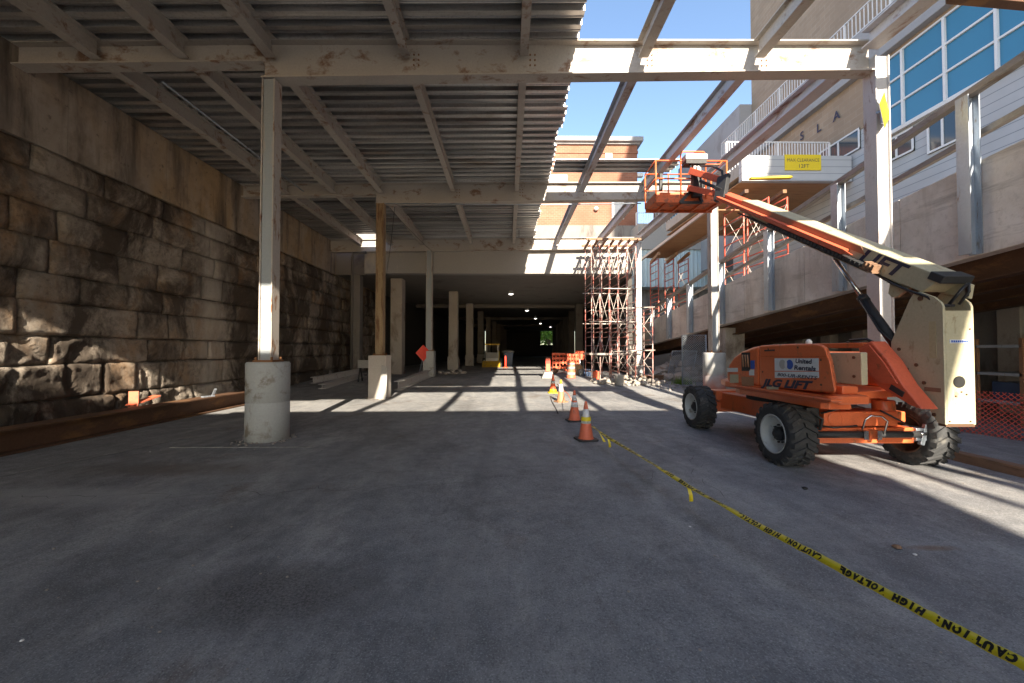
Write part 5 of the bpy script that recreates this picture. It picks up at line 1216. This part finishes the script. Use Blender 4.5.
tag(MB().box(p.x - .42, p.x + .42, 18.05, 18.09, z + .62, z + .98).build('panel', 'fascia', bevel=.01), 'pale panel resting against the black sawhorse', 'panel')
c = P(423, 353, 20.2); k = .42
sg = thing('diamond_sign', (c.x, 20.2, gz(20)), 'red orange diamond road sign leaning behind the left tunnel column', 'sign')
MB().extrude([c + V((-k * .9, 0, 0)), c + V((0, 0, -k)), c + V((k * .9, .2, 0)), c + V((0, 0, k))], (.01, .02, 0)).build('sign_plate', 'redsign', sg)
m = MB(); m.bar(c + V((0, .05, -k * .5)), V((c.x - .2, 20.0, gz(20))), .03, .03); m.bar(c + V((0, .05, -k * .5)), V((c.x + .2, 20.4, gz(20))), .03, .03); m.build('stand', 'galv', sg)
rnd = random.Random(9)
small_rubble('rubble', 'litter of pale offcuts and stones beside the left tunnel column', -3.2, 22.5, .9, .5, 22, 21, .05, .16)
# around the scaffold and under the ramp
small_rubble('rubble', 'broken concrete and dirt piled at the foot of the scaffolds', 5.4, 17.8, 1.6, 1.2, 130, 31, .04, .16)
small_rubble('rubble', 'pale rubble heap in the dark under the low end of the ramp', 8.9, 20.0, 1.7, 2.2, 170, 32, .08, .4, hz=.9)
small_rubble('rubble', 'loose gravel scattered in front of the chain link panel', 7.0, 16.6, 1.2, 1.5, 90, 33, .02, .07, hz=.02)
p = P(619.5, 386, 16.9); p.z = gz(16.9)
r = thing('bucket', p, 'pale plastic bucket at the foot of the low scaffold', 'bucket'); MB().lathe([(.15, 0), (.16, .02), (.19, .42), (.2, .43), (.2, .46)], p, n=20).build('body', 'fascia', r); MB().tube([p + V((-.19, 0, .42)), p + V((-.1, -.1, .5)), p + V((.1, -.1, .5)), p + V((.19, 0, .42))], .006, 6).build('handle', 'galv', r)
for i, (px, Y, mt, w, h, lb) in enumerate([(588, 20.6, 'darkblue', .5, .35, 'dark blue tool case on the ground behind the scaffold'), (596, 18.9, 'cone', .25, .38, 'small orange canister at the foot of the tall scaffold'), (582, 21.2, 'fascia', .4, .3, 'pale sack lying beside the tall scaffold'), (634, 18.5, 'darkblue', .8, .16, 'flat blue case lying under the low scaffold')]):
    q = P(px, 370, Y); zz = gz(Y); m = MB(); m.extrude([(q.x - w / 2, Y - .2, zz), (q.x + w / 2, Y - .2, zz), (q.x + w * .46, Y - .2, zz + h), (q.x - w * .46, Y - .2, zz + h)], (0, .4, 0)); m.box(q.x - w * .15, q.x + w * .15, Y - .02, Y + .02, zz + h, zz + h + .05)
    tag(m.build('tool_case' if 'case' in lb else ('canister' if 'canister' in lb else 'sack'), mt, bevel=.03), lb, 'case' if 'case' in lb else ('canister' if 'canister' in lb else 'sack'))
for k, (x, y, rz, lb) in enumerate([(6.9, 18.6, .2, 'short stack of timber planks lying right of the low scaffold'), (2.9, 24.0, 1.4, 'loose timber planks on the floor behind the traffic drum')]):
    m = MB()
    for i in range(5):
        dx = V((math.cos(rz + .05 * i), math.sin(rz + .05 * i), 0)); o_ = V((x, y + .05 * (i % 2), gz(y) + .03 + .045 * i)); m.bar(o_ - dx * .9, o_ + dx * .9, .2, .042)
    tag(m.build('plank_stack', 'timber'), lb, 'planks')
q = V((3.75, 21.6, gz(21.6))); r = thing('cable_reel', q, 'small wooden cable reel standing at the left of the tall scaffold', 'cable reel')
MB().lathe([(.3, -.2), (.3, -.16)], q + V((0, 0, .3)), (0, 1, 0), 20).build('flange', 'wood', r); MB().lathe([(.3, .16), (.3, .2)], q + V((0, 0, .3)), (0, 1, 0), 20).build('flange', 'wood', r); MB().lathe([(.2, -.16), (.2, .16)], q + V((0, 0, .3)), (0, 1, 0), 20).build('wound_cable', 'hose', r)
# chain link panel
def mesh_panel(name, label, a, b, h, step, mat, frame=True, r_=.005, cat='fence panel', lean=V((0, 0, 0))):
    a = V(a); b = V(b); d = (b - a); Ln = d.length; d /= Ln; up = (V((0, 0, 1)) + lean)
    rt = thing(name, (a + b) / 2, label, cat); m = MB()
    n = int((Ln + h) / step)
    for i in range(-int(h / step), int(Ln / step) + 1):
        for sg_ in (1, -1):
            u0 = i * step if sg_ > 0 else i * step + h
            # line u = u0 + sg*v
            va, vb = 0.0, h
            if sg_ > 0:
                va = max(va, -u0); vb = min(vb, Ln - u0)
            else:
                va = max(va, u0 - Ln); vb = min(vb, u0)
            if vb - va < .02: continue
            m.tube([a + d * (u0 + sg_ * va) + up * va, a + d * (u0 + sg_ * vb) + up * vb], r_, 4, caps=False)
    m.build('mesh', mat, rt)
    if frame:
        m = MB(); m.tube([a, a + up * h, b + up * h, b, a], .03, 8); m.build('frame', 'galv', rt)
    return rt
mesh_panel('chain_link_fence', 'upright chain link panel in a steel frame before the ramp pier', (7.25, 16.5, gz(16.5) + .05), (7.95, 15.9, gz(16) + .05), 2.1, .09, 'galv', r_=.006)
mesh_panel('wire_fence', 'leaning wire mesh panel in the dark under the ramp', (7.6, 19.0, gz(19)), (8.5, 18.4, gz(19)), 1.35, .09, 'galv', r_=.006, lean=V((.25, .1, 0)))
mesh_panel('net_fence', 'sagging orange plastic net fence under the ramp on the right', (8.7, 8.3, .06), (9.35, 5.2, .06), .82, .085, 'net', frame=False, r_=.007, cat='net fence')
m = MB()
for x, y in ((8.7, 8.3), (9.0, 6.8), (9.35, 5.2)): m.tube([(x, y, 0.05), (x, y, 1.0)], .018, 8)
tag(m.build('fence_post', 'rust'), 'thin rusty stakes holding up the orange net fence', 'stake')
m = MB(); rnd = random.Random(2)
for i in range(160):
    a = rnd.uniform(0, 6.28); q = V((7.55 + rnd.gauss(0, .22), 17.2 + rnd.gauss(0, .15), gz(17.2))); t = q + V((math.cos(a) * .16, math.sin(a) * .16, rnd.uniform(.15, .45)))
    s = V((math.sin(a), -math.cos(a), 0)) * .012; m.add([q - s, q + s, t + V((0, 0, 0))], [(0, 1, 2)])
o = m.build('weeds', 'leaf', recalc=False); o['kind'] = 'stuff'; o['label'] = 'green weeds growing beside the chain link panel'; o['category'] = 'weeds'
# storage in the dark under the ramp
st = thing('storage_rack', (11.5, 8.4, .06), 'dark storage rack with yellow posts under the ramp', 'rack')
m = MB()
for x in (10.6, 12.2):
    for y in (8.1, 8.9): MB().box(x, x + .06, y, y + .06, .06, 1.9).build('post', 'decal', st)
m = MB()
for z in (.5, 1.1, 1.7): m.box(10.6, 12.29, 8.12, 8.97, z, z + .06)
m.build('shelf', 'galv', st)
m = MB(); m.box(10.8, 11.4, 8.2, 8.8, .565, .95); tag(m.build('crate', 'darkblue', bevel=.01), 'dark crate on the lowest shelf of the storage rack', 'crate')
m = MB(); m.box(11.5, 12.1, 8.2, 8.8, 1.165, 1.5); tag(m.build('crate', 'machine_grey', bevel=.01), 'grey crate on the middle shelf of the storage rack', 'crate')

# ================================================================== light
w = bpy.data.worlds.new('World'); scene.world = w; w.use_nodes = True; nt = w.node_tree
sky = nt.nodes.new('ShaderNodeTexSky'); sky.sky_type = 'NISHITA'; sky.sun_disc = False
KX, KY = 0.29, 2.1
sun_dir = V((KX, -KY, 1)).normalized()
el = math.asin(sun_dir.z); az = math.atan2(sun_dir.x, sun_dir.y)
sky.sun_elevation = el; sky.sun_rotation = az; sky.air_density = 1.0; sky.dust_density = 0.6; sky.ozone_density = 1.5
bg = nt.nodes['Background']; nt.links.new(sky.outputs[0], bg.inputs['Color']); bg.inputs['Strength'].default_value = 0.088
sd_ = bpy.data.lights.new('sun', 'SUN'); sd_.energy = 4.0; sd_.angle = R(0.5); sd_.color = (1, 0.885, 0.72)
so = bpy.data.objects.new('sun', sd_); COL.objects.link(so); so.rotation_euler = sun_dir.to_track_quat('Z', 'Y').to_euler(); so.location = (5, -10, 20)
scene.view_settings.view_transform = 'Standard'; scene.view_settings.look = 'None'; scene.view_settings.gamma = 1
scene.view_settings.use_curve_mapping = False; scene.view_settings.exposure = 2.08
scene.cycles.max_bounces = 8; scene.cycles.diffuse_bounces = 5; scene.cycles.use_denoising = True
